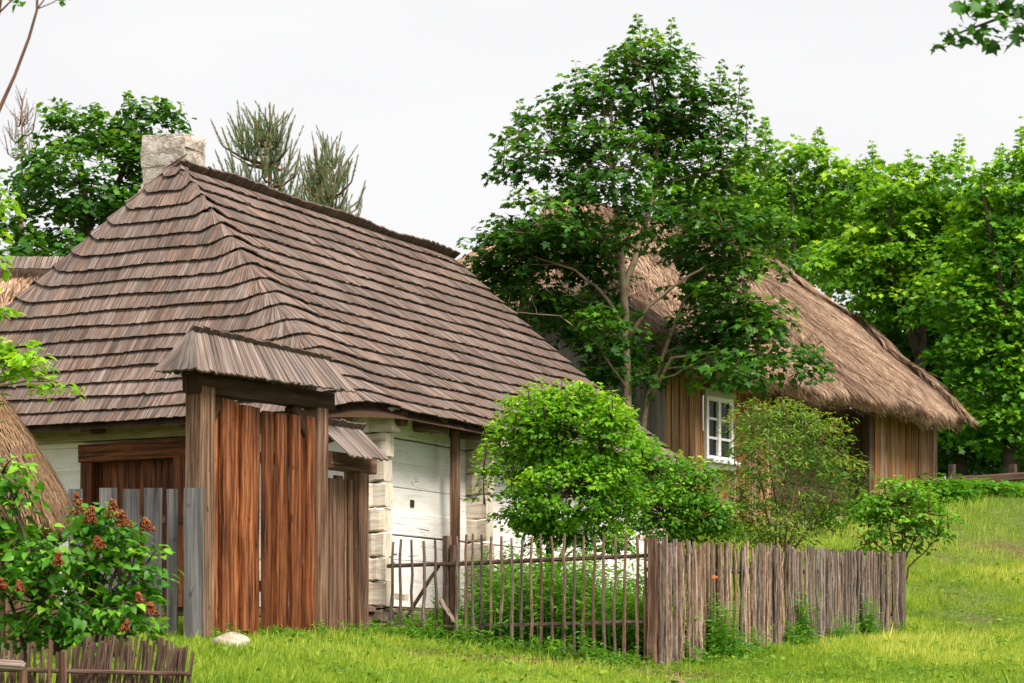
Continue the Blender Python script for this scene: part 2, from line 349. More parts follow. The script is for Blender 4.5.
def make_tree(name, label, cat, Y, clumps, stems, mat, bark, group=None, T=T_MAPLE, lsize=.15, pr=.32, n_leaf=14, dens=1., trunk_r=.07, tips=(),
              tone=(.42,.12), fill=.55, twig=True, up=1., rnd=.45, droop=.35, tip_h=.9, base=None, limb=True, topl=.25, depth=1.):
    """clumps: (px, py, rx, ry, dY) lobes of the crown; stems: polylines [(px,py,dY,r), ...] from the ground up"""
    st3 = [[(at(px, py, Y+dy), r) for px, py, dy, r in s] for s in stems]
    if base is None: base = st3[0][0][0]
    root = thing(name, (base[0], base[1], base[2]), label, cat, group)
    mb = MB(); skel = []
    for s in st3:
        pts = [p for p, r in s]; rr = [r for p, r in s]; P2, R2 = [], []
        for i in range(len(pts)-1):
            m = 4
            for k in range(m):
                f = k/m; P2.append(pts[i]*(1-f)+pts[i+1]*f+(V(R(-1,1), R(-1,1), 0)*.02 if k else 0)); R2.append(rr[i]*(1-f)+rr[i+1]*f)
        P2.append(pts[-1]); R2.append(rr[-1]); mb.tube(P2, R2, 8, .5); skel += list(zip(P2, R2))
    parts = []
    sk = np.array([p for p, r in skel]); skr = np.array([r for p, r in skel])
    zs = [at(c[0], c[1], Y)[2]+c[3]*Y/F for c in clumps]; ztop = max(zs); zbot = min(at(c[0], c[1], Y)[2]-c[3]*Y/F for c in clumps)
    allc = []
    for cl in clumps:
        cx, cy, rx, ry = cl[:4]; dy = cl[4] if len(cl) > 4 else 0
        c = at(cx, cy, Y+dy); a = rx*Y/F; b = ry*Y/F; d_ = (a*.8+b*.2)*depth
        n = max(3, int(dens*(a*b+.5*a*d_)/(pr*pr)*2.4))
        u = nrm(rng.normal(size=(n,3))); rad = (1-fill*rng.random(n)**1.6)
        C = c+u*rad[:,None]*np.array([a, d_, b])*(.82+.42*rng.random((n,1))**1.5)
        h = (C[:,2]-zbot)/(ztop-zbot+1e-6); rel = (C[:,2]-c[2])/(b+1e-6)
        t0 = np.clip(tone[0]+topl*np.clip(rel, -1, 1)*.6+rng.normal(size=n)*tone[1], 0, 1)  # paler lobe tops: young leaves, plus light from above painted into the tone
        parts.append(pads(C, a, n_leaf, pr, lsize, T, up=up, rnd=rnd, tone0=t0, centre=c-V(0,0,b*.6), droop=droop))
        if limb:
            low = sk[:,2] < c[2]-.1; dist = np.linalg.norm(sk-c, axis=1)+np.where(low, 0, 50); j = int(np.argmin(dist))
            e = c+V(0,0,-.1*b); L = np.linalg.norm(e-sk[j])
            if L < 12:
                r0 = min(skr[j]*.6, .008+.010*L); lim = curve(sk[j], e, 6, wob=.12, up=.15)
                mb.tube(lim, np.linspace(r0, max(.006, r0*.35), 7), 5, .5)
            else: lim = [c]
            if twig:
                lp = np.array(lim)
                for q in C[:: 1 if n < 40 else 2]:
                    jj = int(np.argmin(np.linalg.norm(lp-q, axis=1)+np.where(lp[:,2] > q[2]+.2, 2, 0)))
                    mb.tube(curve(lp[jj], q, 2, wob=.2), [.010, .007, .004], 3, .5, cap=False)
    for tp in tips:                                     # upright leading shoots with whorls of small leaves
        px, py = tp[:2]; dy = tp[2] if len(tp) > 2 else R(-.5,.5); hgt = tip_h*R(.8,1.2); tipP = at(px, py, Y+dy); b = tipP-V(R(-.08,.08), R(-.08,.08), hgt)
        mb.tube([b, (b+tipP)/2+V(R(-.02,.02),0,0), tipP], [.012,.008,.004], 4, .5)
        K = 7
        for k in range(K):
            f = k/(K-1); p = b+(tipP-b)*(.15+.85*f); m = 15 if k < K-1 else 7; th = rng.random(m)*6.28
            D = np.stack([np.cos(th), np.sin(th), .1-.4*rng.random(m)+.4*f], axis=1); N = np.tile([0,0,1.], (m,1))+rng.normal(size=(m,3))*.35
            off = D*(.03+.22*(1-f)*rng.random((m,1)))
            parts.append(leaf_arrays(p+off, N, D, max(lsize, .085)*(1-.4*f)*(.7+.5*rng.random(m)), np.clip(tone[0]+.1+.3*f+rng.normal(size=m)*.15, 0, 1), T))
    mb.build('trunk' if cat == 'tree' else 'stems', bark, root, smooth=True)
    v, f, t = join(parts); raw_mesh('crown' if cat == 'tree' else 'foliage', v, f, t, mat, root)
    return root

# ================================================================== SETTING: ground
def axis_(core, lo, hi, step):
    a = list(np.arange(core[0], core[1]+1e-6, step)); s = step
    while a[-1] < hi: s *= 1.35; a.append(a[-1]+s)
    s = step
    while a[0] > lo: s *= 1.35; a.insert(0, a[0]-s)
    return np.array(a)
gx = axis_((-14, 16), -900, 900, .35); gy = axis_((-2, 60), -300, 1500, .35)
GX, GY = np.meshgrid(gx, gy); gz = gnd(GX.ravel(), GY.ravel())+.02*np.sin(GX.ravel()*2.1+np.sin(GY.ravel()*1.7))+.015*np.sin(GY.ravel()*3.3+GX.ravel())
nx, ny = len(gx), len(gy); I = np.arange(nx*ny).reshape(ny, nx)
gf = np.stack([I[:-1,:-1], I[:-1,1:], I[1:,1:], I[1:,:-1]], axis=-1).reshape(-1,4)
go = raw_mesh('ground', np.stack([GX.ravel(), GY.ravel(), gz], axis=1), gf, np.zeros(len(gf)), M['ground'], None, 4)
go.data.polygons.foreach_set('use_smooth', [True]*len(gf)); go['kind'] = 'structure'

# ================================================================== HOUSE
d = V(math.sin(math.radians(26)), math.cos(math.radians(26)), 0); nn = V(d[1], -d[0], 0); e = -nn
C0 = V(-1.66, 27.6, 0)                         # where the hip wall meets the long wall
E1 = V(-1.473, 26.84, 2.89)                    # near corner of the eaves
UH, AH, LH, RISE = 4.1, 2.0, 9.57, 3.49
def hp(t, q, z): return C0+d*t+e*q+UP*z        # house frame: t along the long wall, q along the hip wall
def rp(p, q, z): return V(E1[0], E1[1], 0)+d*p+e*q+UP*z
house = thing('log_house', (C0[0], C0[1], .42), 'old whitewashed log house under a steep brown wooden shingle roof', 'house')

# foundation of rough stones
fb = MB()
def stone_row(mb, fr, q_or_t, a, b, zlo, ztop, inset):
    s = a
    while s < b:
        w = R(.28, .6); z = zlo
        while z < ztop-.02:
            hgt = min(R(.10, .17), ztop-z); zz = z+hgt/2
            p0 = fr(s+.01, zz); p1 = fr(min(s+w, b)-.01, zz)
            mb.beam(p0, p1, .34+R(-.05,.05), hgt-.012, UP, .3, 2, .012); z += hgt
        s += w
stone_row(fb, lambda s, z: hp(s, .06, z), 0, -.3, 8.4, .1, .70, 0)
stone_row(fb, lambda s, z: hp(.12, s, z), 0, -.2, 7.0, .1, .70, 0)
fb.build('foundation', M['stone'], house)

ROW, Z0, NROW = .285, .70, 8
def log_rows(mb, fn, a, b, end_tone=None, gaps=(), wth=.20):
    """fn(s, z) -> point on the wall's centre plane"""
    for k in range(NROW):
        z = Z0+ROW*(k+.5); segs = [(a+R(-.04,.04), b+R(-.03,.03))]
        for (ga, gb, zl, zh) in gaps:
            if zl < z < zh: segs = [(a, ga), (gb, b)]
        for (sa, sb) in segs:
            if sb-sa < .05: continue
            o = R(-.012, .012); hgt = ROW-R(.001,.008)
            mb.beam(fn(sa, z)+V(0,0,o), fn(sb, z)+V(0,0,-o+R(-.012,.012)), wth+R(-.02,.02), hgt, UP, .05, 6, .004)
w1 = MB(); log_rows(w1, lambda s, z: hp(s, .10, z), -.02, 8.4); w1.build('long_wall', M['whitewash'], house)
w2 = MB(); log_rows(w2, lambda s, z: hp(.10, s, z), .1, 7.1, gaps=[(2.45, 3.95, .2, 2.58)]); w2.build('hip_wall', M['whitewash'], house)
w3 = MB(); log_rows(w3, lambda s, z: hp(8.3, s, z), .1, 7.1); log_rows(w3, lambda s, z: hp(s, 7.1, z), .1, 8.4); w3.build('rear_wall', M['whitewash'], house)
ce, ce2, ce3 = MB(), MB(), MB()     # projecting log ends of the corner and of the cross wall
for k in range(NROW):
    z = Z0+ROW*(k+.5); x = .22+R(-.03,.02)+(.12 if k == NROW-1 else 0)+(.04 if k == NROW-2 else 0)
    ce.beam(hp(.10, .12, z), hp(.10, -x, z+R(-.01,.01)), .20+R(-.02,.012), ROW-R(.008,.03), UP, .12, 6, .012)
    x = .30+R(-.02,.02)+(.2 if k == NROW-1 else 0)+(.08 if k == NROW-2 else 0)
    ce2.beam(hp(2.56, .12, z), hp(2.56, -x, z+R(-.01,.01)), .19+R(-.02,.012), ROW-R(.008,.03), UP, .12, 6, .012)
    ce3.beam(hp(8.25, .12, z), hp(8.25, -.27, z), .2, ROW-.03, UP, .14, 3, .008)
for c_ in (ce, ce2, ce3): c_.build('corner_logs', M['beige_log'], house)
pb = MB(); pb.beam(hp(-.08, .2, 2.86), hp(-.08, 7.0, 2.84), .24, .2, UP, .12, 8, .006, .3); pb.build('wall_plate', M['plate_log'], house)
# dark door in the hip wall
fr = MB(); dz0, dz1 = .62, 2.50
for q in (2.51, 3.87): fr.beam(hp(-.03, q, dz0), hp(-.03, q, dz1+.05), .17, .2, d, .08, 5, .004)
fr.beam(hp(-.06, 2.3, dz1+.12), hp(-.06, 3.96, dz1+.10), .2, .22, UP, .1, 5, .006)
door = thing('door', hp(0, 3.1, dz0), None, None); door.parent = house; door.location = [float(c) for c in hp(0,3.1,dz0)-np.array(house.location)]
lf = MB(); q = 2.62
while q < 3.78: lf.beam(hp(.06, q, dz0), hp(.06, q, dz1+.14), .155, .05, d, .12, 4, .003); q += .162
lf.build('door_leaf', M['gate_dark'], door); fr.build('door_frame', M['gate_dark'], door)
# tie beams poking out under the eaves, the prop and the little brackets
for t in (.15, 1.15, 2.1, 3.1, 4.1, 5.2, 6.3, 7.4):
    b = MB(); b.beam(hp(t, .4, 2.93), hp(t, -.40, 2.86), .17, .17, UP, .35, 3, .006); b.build('beam_end', M['barn_dark'], house)
for q in (.8, 2.2, 3.6, 5.0, 6.2):
    b = MB(); b.beam(hp(.4, q, 2.93), hp(-.5, q, 2.88), .16, .16, UP, .35, 3, .006); b.build('beam_end', M['barn_dark'], house)
b = MB(); b.beam(hp(1.77, -.20, g(-.7, 29.1)-.05), hp(1.76, -.22, 2.86), .10, .09, d, .1, 6, .006, 1.0); b.build('prop', M['post_brown'], house)
b = MB(); b.tube([hp(.25,-.13,1.42), hp(.27,-.16,1.25), hp(.27,-.13,1.02)], [.028,.03,.02], 6); b.tube([hp(.27,-.02,1.22), hp(.27,-.2,1.2)], .018, 6); b.build('bracket', M['bark_dark'], house)
b = MB(); b.beam(hp(.16,-.2,.83), hp(.16,-.42,.80), .09, .08, UP, .2, 2, .004, .9); b.build('peg', M['beige_log'], house)
b = MB(); b.quad([hp(1.02,-.003,1.99), hp(1.10,-.003,1.99), hp(1.10,-.003,1.93), hp(1.02,-.003,1.93)], [(0,0)]*4, 0); 
b = MB(); b.beam(hp(1.06,.1,1.95), hp(1.06,-.012,1.95), .09, .085, UP, .1, 1, 0); b.build('peg_hole', M['iron'], house)
# floor under the roof, dark inside
b = MB(); b.quad([rp(.5,.4,2.98), rp(9.2,.4,2.98), rp(9.2,7.8,2.98), rp(.5,7.8,2.98)], [(0,0)]*4, .5); b.build('attic_floor', M['barn_dark'], house)

# --- shingle roof: courses wrapped round the hips
def fz(v): return 2.89+RISE*(v**1.06)
def corner_r(v):
    q0, q1 = UH*v, 2*UH-UH*v
    rq = min(.95*(1-v)+.10, (q1-q0)*.48+1e-4); return rq, .75*rq
def fan_dir(a, rq, rpp):
    sa, ca = math.sin(a), max(0, math.cos(a)); m = (sa/rpp, ca/rq); Vc = (AH-.7125*(1-sa), UH-.95*(1-ca)); u = (AH*sa**1.3, UH*ca**1.3)
    k = (m[0]*Vc[0]+m[1]*Vc[1])/(m[0]*u[0]+m[1]*u[1]); return u[0]*k, u[1]*k
def eave_curve(v, step=.05, na=16):
    """plan curve of level v, far end of the near long side -> round the hip end -> back: (p, q, dp, dq), (dp,dq) = upslope plan step per unit v"""
    p0, q0, q1 = AH*v, UH*v, 2*UH-UH*v; out = []; rq, rpp = corner_r(v)
    L = LH-(p0+rpp); n = max(2, int(L/step)) if step else 1
    for i in range(n): out.append((LH-L*i/n, q0, 0., UH))
    for i in range(na+1):
        a = math.pi/2*i/na; out.append((p0+rpp-rpp*math.sin(a), q0+rq-rq*math.cos(a), *fan_dir(a, rq, rpp)))
    L2 = (q1-rq)-(q0+rq); n = max(2, int(L2/step)) if step else 1
    for i in range(1, n): out.append((p0, q0+rq+L2*i/n, AH, 0.))
    for i in range(na+1):
        a = math.pi/2*i/na; b_ = fan_dir(math.pi/2-a, rq, rpp); out.append((p0+rpp-rpp*math.cos(a), q1-rq+rq*math.sin(a), b_[0], -b_[1]))
    n = max(2, int(1.6/step)) if step else 1
    e_ = LH if not step else p0+rpp+1.6
    for i in range(1, n+1): out.append((p0+rpp+(e_-p0-rpp)*i/n, q1, 0., -UH))
    return out
NC = 18
sh = MB()
for k in range(NC):
    v0 = k/NC; cv = eave_curve(v0); P = np.array([(c[0], c[1]) for c in cv]); seg = np.linalg.norm(np.diff(P, axis=0), axis=1); S_ = np.concatenate([[0], np.cumsum(seg)]); D_ = np.array([(c[2], c[3]) for c in cv])
    fan = np.sin(2*np.arctan2(np.abs(D_[:,1])/UH, D_[:,0]/AH))
    s = 0; dv = min(1.42/NC, 1-v0+.004); phase = R(0, 6)
    while s < S_[-1]-.03:
        w = R(.045, .105); s1 = min(s+w, S_[-1]); gp = .003
        def pt(ss, up_):
            p = np.array([np.interp(ss, S_, P[:,0]), np.interp(ss, S_, P[:,1])]); D = np.array([np.interp(ss, S_, D_[:,0]), np.interp(ss, S_, D_[:,1])]); f_ = np.interp(ss, S_, fan)
            wav = .0026*math.sin(ss*1.7+phase)+.0018*math.sin(ss*4.3+k*2.1)
            vv = v0+wav+f_*.020+up_; q = p+D*(vv-v0); l = np.linalg.norm(D)+1e-9; N = V(-D[0]/l*RISE, -D[1]/l*RISE, l); N /= np.linalg.norm(N)
            return V(q[0], q[1], fz(max(0, vv))+f_*.04), N
        jit = R(-.0012, .0012) if R(0,1) < .97 else R(-.006, .006)
        (a, na_), (b2, nb_) = pt(s+gp, jit), pt(s1-gp, jit+R(-.0012,.0012)); (c, nc_), (dd, nd_) = pt(s1-gp, dv), pt(s+gp, dv)
        th = .016; hi = .058+R(-.006,.008); hb = .006
        tn = float(np.clip(.5+.17*random.gauss(0,1)+.10*math.sin(s*.9+k*1.3)+.13*math.sin(s*2.3-k*.8+math.sin(s*.7))-(.4 if R(0,1) < .03 else 0), 0, 1)); uo = R(0,50); vo = R(0,50)
        W3 = lambda x: rp(x[0], x[1], x[2]); rot = lambda N: d*N[0]+e*N[1]+UP*N[2]
        tilt = R(-.003,.003)
        top = [W3(a)+rot(na_)*(hi+tilt), W3(b2)+rot(nb_)*(hi-tilt), W3(c)+rot(nc_)*hb, W3(dd)+rot(nd_)*hb]
        bot = [q_-rot(n_)*th for q_, n_ in zip(top, (na_, nb_, nc_, nd_))]
        b0 = len(sh.v); sh.v.extend(top+bot); ln = np.linalg.norm(top[3]-top[0])
        sh.face([b0+3,b0+2,b0+1,b0], [(uo,vo+ln),(uo+w,vo+ln),(uo+w,vo),(uo,vo)], tn)
        sh.face([b0+4,b0+5,b0+6,b0+7], [(uo,vo),(uo+w,vo),(uo+w,vo+ln),(uo,vo+ln)], 0)
        sh.face([b0,b0+1,b0+5,b0+4], [(uo,vo),(uo+w,vo),(uo+w,vo+.03),(uo,vo+.03)], 0)
        sh.face([b0+1,b0+2,b0+6,b0+5], [(uo,vo),(uo,vo+ln),(uo+.03,vo+ln),(uo+.03,vo)], tn*.5)
        sh.face([b0+3,b0,b0+4,b0+7], [(uo,vo),(uo,vo+ln),(uo+.03,vo+ln),(uo+.03,vo)], tn*.5)
        s = s1
roof = sh.build('roof', M['shingle'], house)
# under-deck and the back slope
uz = -.055
ud = MB(); ns = 12
for k in range(ns):
    va, vb = k/ns, min((k+1)/ns, .985); A, B = eave_curve(va, 0, 8), eave_curve(vb, 0, 8)
    for i in range(len(A)-1):
        m = uz if i < len(A)-2 else .0
        ud.quad([rp(A[i][0], A[i][1], fz(va)+uz), rp(A[i+1][0], A[i+1][1], fz(va)+uz), rp(B[i+1][0], B[i+1][1], fz(vb)+uz), rp(B[i][0], B[i][1], fz(vb)+uz)], [(0,0),(1,0),(1,1),(0,1)], .4)
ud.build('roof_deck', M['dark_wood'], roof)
rc = MB(); p = AH-.05                              # ridge: shingles of the back slope stand up past the ridge
while p < LH+.04:
    w = R(.06,.12); dz = R(-.012,.012)
    rc.beam(rp(p+w/2, UH+.42, fz(1)-.31), rp(p+w/2, UH-.12, fz(1)+.075+dz+.02*math.sin(p*2.3)), w-.006, .028, np.cross(d, unit(e*.54-UP*.42)), .1, 1, 0.002, R(.0,.35)); p += w
rc.build('ridge_cap', M['shingle'], roof)
gb = MB()                                          # boarded far gable
q = .9
while q < 7.3:
    hmax = (min(q, 8.2-q)-.1)/UH; gb.beam(rp(9.25, q, 2.7), rp(9.25, q, fz(max(0.02, min(.97, hmax)))-.06), .17, .04, d, .1, 1, .004); q += .175
gb.build('gable', M['gable_board'], house)
# chimney
ch = MB(); cx0 = V(-4.26, 31.2, 0)
for k in range(9):
    z0_, z1_ = 5.1+.21*k, 5.1+.21*(k+1); gr = R(-.012,.012)
    if z1_ > 6.97: z1_ = 6.97
    a = cx0-d*gr+nn*gr; pts = [a, a+e*.68, a+e*.68+d*.46, a+d*.46]; mid = sum(pts)/4
    lo = [p_+UP*z0_+V(R(-.022,.022),R(-.022,.022),0) for p_ in pts]; hi_ = [p_+UP*(z1_+(R(-.025,.025) if k == 8 else 0))+V(R(-.022,.022),R(-.022,.022),0) for p_ in pts]
    for i in range(4):
        j = (i+1) % 4; ch.quad([lo[j], lo[i], hi_[i], hi_[j]], [(0,0),(1,0),(1,1),(0,1)], .5)
    if k == 8: ch.quad(hi_, [(0,0)]*4, .3)
ch.build('chimney', M['chimney'], house)

# ================================================================== GATES
G0 = V(-3.127, 24, 0)
def gp_(w, o, z): return G0+d*w+nn*o+UP*z
def shake_roof(mb, A, B, Cc, Dd, wd=.043, th=.022):
    """strips from ridge A->B down to eave D->C (A above D)"""
    A, B, Cc, Dd = [np.asarray(x, float) for x in (A, B, Cc, Dd)]; L = max(np.linalg.norm(B-A), np.linalg.norm(Cc-Dd)); n = max(2, int(L/wd)); up = unit(np.cross(B-A if np.linalg.norm(B-A) > .01 else Cc-Dd, A-Dd))
    if up[2] < 0: up = -up
    for i in range(n):
        f = (i+.5)/n; t_, b_ = A+(B-A)*f, Dd+(Cc-Dd)*f; ext = unit(b_-t_)*R(-.015,.02); lift = up*R(0,.012)
        mb.beam(t_+lift, b_+ext+lift, max(.012, np.linalg.norm(B-A)/n*.84), th, up, .12, 2, .0015, None, max(.015, np.linalg.norm(Cc-Dd)/n*.86))
gate = thing('plank_gate', gp_(1.1, 0, .33), 'tall rust brown double gate of rough planks under its own small shingle roof', 'gate')
b = MB(); b.beam(gp_(0,0,.2), gp_(0,0,2.80), .22, .22, nn, .12, 8, .006, .55); b.build('post', M['post'], gate)
b = MB(); b.beam(gp_(2.27,0,.25), gp_(2.27,0,2.86), .21, .20, nn, .12, 8, .006, .5); b.build('post', M['post_brown'], gate)
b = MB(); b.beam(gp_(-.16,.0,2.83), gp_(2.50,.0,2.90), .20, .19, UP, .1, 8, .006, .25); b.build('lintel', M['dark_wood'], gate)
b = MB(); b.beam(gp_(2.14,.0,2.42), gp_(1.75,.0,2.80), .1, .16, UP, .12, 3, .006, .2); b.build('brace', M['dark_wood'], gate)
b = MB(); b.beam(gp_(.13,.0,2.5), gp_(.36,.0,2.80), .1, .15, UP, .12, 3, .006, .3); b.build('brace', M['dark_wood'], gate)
for (wa, wb, n, mat, zt0, zt1, zb, swing) in ((.14, 1.095, 5, 'gate_plank', 2.74, 2.68, .35, 0.), (1.235, 2.13, 6, 'gate_dark', 2.68, 2.70, .40, .0)):
    b = MB(); pw = (wb-wa)/n
    for i in range(n):
        w = wa+pw*(i+.5); o = (.035 if i % 2 else -.025)+swing*(w-wa)*(1 if swing else 0)*.35
        zt = zt0+(zt1-zt0)*i/n+R(-.015,.015)
        b.beam(gp_(w, o, zb+R(-.03,.02)), gp_(w, o+.01, zt), pw*R(1.12,1.2), .05+R(0,.02), nn, .22, 12, .005)
    lf = b.build('gate_leaf', M[mat], gate)
    for z in (.85, 2.2):
        c = MB(); c.beam(gp_(wa+.02, -.06, z), gp_(wb-.02, -.06+swing*.3, z+.02), .06, .12, UP, .1, 3, .004); c.build('ledge', M[mat], lf)
b = MB(); rl, rr = gp_(-.15,0,3.34), gp_(2.51,0,3.36); fl, frr = gp_(-.50,.30,2.90), gp_(2.60,.30,3.01); bl, br = gp_(-.50,-.20,2.93), gp_(2.60,-.20,3.03)
shake_roof(b, rl, rr, frr, fl); shake_roof(b, rr, rl, bl, br); shake_roof(b, rl-nn*.03, rl+nn*.03, fl, bl, .10)
grf = b.build('roof', M['shake'], gate)
b = MB(); w = -.15
while w < 2.52:
    ww = R(.05,.07); b.beam(gp_(w,-.10,3.24), gp_(w,.045,3.405+R(-.01,.01)), ww, .02, unit(V(*(-nn[:2]),0)+UP), .1, 1, .002, R(0,.3)); w += ww
b.build('ridge_cap', M['shingle'], grf)

wicket = thing('wicket_gate', gp_(2.8, 0, .36), 'narrow plank side gate with a tiny shingle roof, between tall gate and white house', 'gate')
b = MB(); b.beam(gp_(3.19,-.02,.2), gp_(3.19,-.02,2.2), .20, .22, nn, .12, 8, .006, .5); b.build('post', M['post_brown'], wicket)
b = MB(); b.beam(gp_(2.42,.0,2.27), gp_(3.45,.0,2.27), .2, .19, UP, .1, 5, .006, .4); b.build('lintel', M['post_brown'], wicket)
b = MB()
for i, w in enumerate((2.46, 2.64, 2.81, 2.98)): b.beam(gp_(w,-.03+.02*(i%2),.36), gp_(w,-.03+.02*(i%2),2.10+R(-.03,.03)), .165, .04, nn, .12, 6, .005)
wl = b.build('gate_leaf', M['post_brown'], wicket)
b = MB(); b.beam(gp_(2.95,.04,.35), gp_(2.94,.04,2.08), .055, .035, nn, .12, 4, .004, .95); b.build('batten', M['post'], wl)
b = MB(); A_, B_ = gp_(2.36,-.02,2.64), gp_(3.26,-.02,2.66); shake_roof(b, A_, B_, gp_(3.26,.36,2.31), gp_(2.40,.36,2.28)); shake_roof(b, B_, A_, gp_(3.26,-.4,2.3), gp_(2.36,-.4,2.3))
wr = b.build('roof', M['shake'], wicket)
b = MB(); w = 2.36
while w < 3.34:
    ww = R(.05,.07); b.beam(gp_(w,-.11,2.57), gp_(w,.03,2.73+R(-.01,.01)), ww, .02, unit(V(*(-nn[:2]),0)+UP), .1, 1, .002, R(0,.3)); w += ww
b.build('ridge_cap', M['shingle'], wr)

# ================================================================== PICKET FENCE left of the gate
pf = thing('picket_fence', (-3.9, 24.1, .3), 'grey board picket fence left of the tall plank gate', 'fence')
Yp = lambda px: 24.02+.06*(205-px)/40
for (x0, x1, yt, yb) in ((38,58,490,636),(69,83,489,636),(100,118,488,636),(122,139,489,634),(144,162,488,637),(167,178,489,637)):
    Y = Yp((x0+x1)/2); b = MB(); c = at((x0+x1)/2, 0, Y); w = (x1-x0)/F*Y
    b.beam(V(c[0], Y, (HZ-yb)/F*Y-.05), V(c[0]+R(-.01,.01), Y, (HZ-yt)/F*Y), w, .035, V(0,1,0), .08, 5, .003); b.build('picket', M['grey_board'], pf)
b = MB(); Y = 23.86; b.beam(at(194,640,Y), at(194,488,Y), 20/F*Y, .04, V(0,1,0), .08, 5, .003, .55); b.build('picket', M['grey_board'], pf)
for yy in (520, 611):
    b = MB(); b.beam(at(30,yy+2,24.33), at(190,yy,24.10), .07, .09, UP, .12, 4, .006, .4); b.build('rail', M['post_brown'], pf)

# ================================================================== STICK FENCES round the garden
FA, FB = V(-1.44, 27.45, 0), V(1.49, 25.0, 0); fd = unit(FB-FA); fn_ = V(fd[1], -fd[0], 0)
def fpx(px):
    k = (px-512)/F; t = (k*FA[1]-FA[0])/(fd[0]-k*fd[1]); return FA+fd*t
def stick(mb, base, top, r0, r1, n=5, sides=6, wob=.012, tone=None):
    base, top = np.asarray(base, float), np.asarray(top, float); pts = []
    for k in range(n+1):
        f = k/n; pts.append(base+(top-base)*f+(V(R(-1,1), R(-1,1), 0)*wob if 0 < k else 0))
    mb.tube(pts, [r0+(r1-r0)*k/n for k in range(n+1)], sides, tone)
def zpx(p, py): return (HZ-py)/F*p[1]
zx = lambda z: 360+z/3.2
gg = thing('garden_gate', tuple(fpx(425)+UP*.35), 'small garden gate of five thin sticks with a diagonal brace, against white wall', 'gate')
sf = thing('stick_fence', tuple(fpx(550)+UP*.25), 'open rustic fence of thin spaced sticks before the leafy garden', 'fence')
gst = [(105,70,365),(137,62,368),(174,62,378),(209,68,368),(249,55,362)]
fst = [(312,50,372),(341,47,360),(369,45,372),(398,48,378),(428,52,384),(458,50,372),(491,58,378),(522,64,384),(554,52,380),(584,45,388),(621,50,392),(660,45,400),(692,48,405),(722,52,402),(755,52,425),(786,45,418),(818,50,432),(851,45,440),(889,52,442),(917,55,442)]
for lst, root in ((gst, gg), (fst, sf)):
    for z, ta, tb in lst:
        px = zx(z); p = fpx(px)+fn_*.03; b = MB(); lean = R(-.02,.02)
        stick(b, V(p[0], p[1], g(p[0], p[1])-.05), V(p[0]+lean, p[1], zpx(p, 520+ta/3.2)+R(-.01,.01)), R(.019,.025), R(.014,.019), 6, 6, .012); b.build('stake', M['stick'], root)
def rail(root, pxa, ya, pxb, yb, r, off, mat='stick', name='rail'):
    a, c = fpx(pxa)+fn_*off, fpx(pxb)+fn_*off; b = MB()
    stick(b, V(a[0],a[1],zpx(a,ya)), V(c[0],c[1],zpx(c,yb)), r, r*.85, 8, 7, .010); b.build(name, M[mat], root)
rail(gg, 388, 566, 443, 564, .026, 0); rail(gg, 396, 626, 440, 624, .022, 0); rail(gg, 405, 617, 437, 566, .024, -.03, name='brace')
rail(sf, 443, 564.5, 652, 555.5, .026, 0); rail(sf, 443, 627, 654, 622, .026, 0)
for px, yt, w in ((446,536,.075),(452,545,.06)):
    p = fpx(px)-fn_*.02; b = MB(); b.beam(V(p[0],p[1],g(p[0],p[1])-.1), V(p[0],p[1],zpx(p,yt)), w, w, fd, .15, 6, .008); b.build('post', M['stick'], sf)
rail(sf, 444, 600, 457, 622, .03, .05, 'stake', 'brace')
p = FB; b = MB(); b.beam(V(p[0]-.03,p[1],g(p[0],p[1])-.1), V(p[0]-.02,p[1],zpx(p,538)), .085, .08, d, .12, 8, .008, .5); b.build('post', M['post_brown'], sf)

df = thing('stake_fence', tuple(FB+d*4.4+UP*.25), 'dense fence of weathered upright split stakes running along the grassy slope', 'fence')
t, i = .05, 0; NST = 100; rest = MB()
while t < 8.72:
    f = t/8.85; p = FB+d*t+nn*R(-.035,.035); zt = 1.335+(1.57-1.335)*f+R(-.035,.02)*(1.4-f); zb = g(p[0], p[1])-.06
    if R(0,1) < .08: zt -= R(.03,.12)
    w = R(.030,.062) if f < .55 else R(.030,.052); b = MB() if i < NST else rest; lean = R(-.03,.03)*(1.3-f)
    if R(0,1) < .68: stick(b, V(*(p[:2]),zb), V(*(p+d*lean)[:2],zt+R(-.07,.04)*(1.3-f)), w*.50, w*R(.22,.40), 7, 6, .013)
    else: b.beam(V(*(p[:2]),zb), V(*(p+d*lean)[:2],zt), w, R(.025,.05), nn, .16, 6, .009, None, w*R(.6,.95), None, R(-.2,.2))
    if i < NST: b.build('stake', M['stake'] if f < .48+R(-.08,.08) else M['stake_grey'], df)
    t += w*.84+(R(.015,.04) if R(0,1) < .10 else 0); i += 1
ro = rest.build('stakes', M['stake_grey'], df); ro['kind'] = 'stuff'
for z0_, z1_ in ((1.02, 1.30), (.33, .74)):
    b = MB(); stick(b, FB-nn*.06+UP*z0_, FB+d*8.85-nn*.06+UP*z1_, .035, .03, 10, 7, .012); b.build('rail', M['stake_grey'], df)
pE = FB+d*8.74; b = MB(); b.beam(V(*pE[:2],g(pE[0],pE[1])-.1), V(*pE[:2],1.58), .13, .13, nn, .15, 6, .008, .2); b.build('post', M['stake_grey'], df)

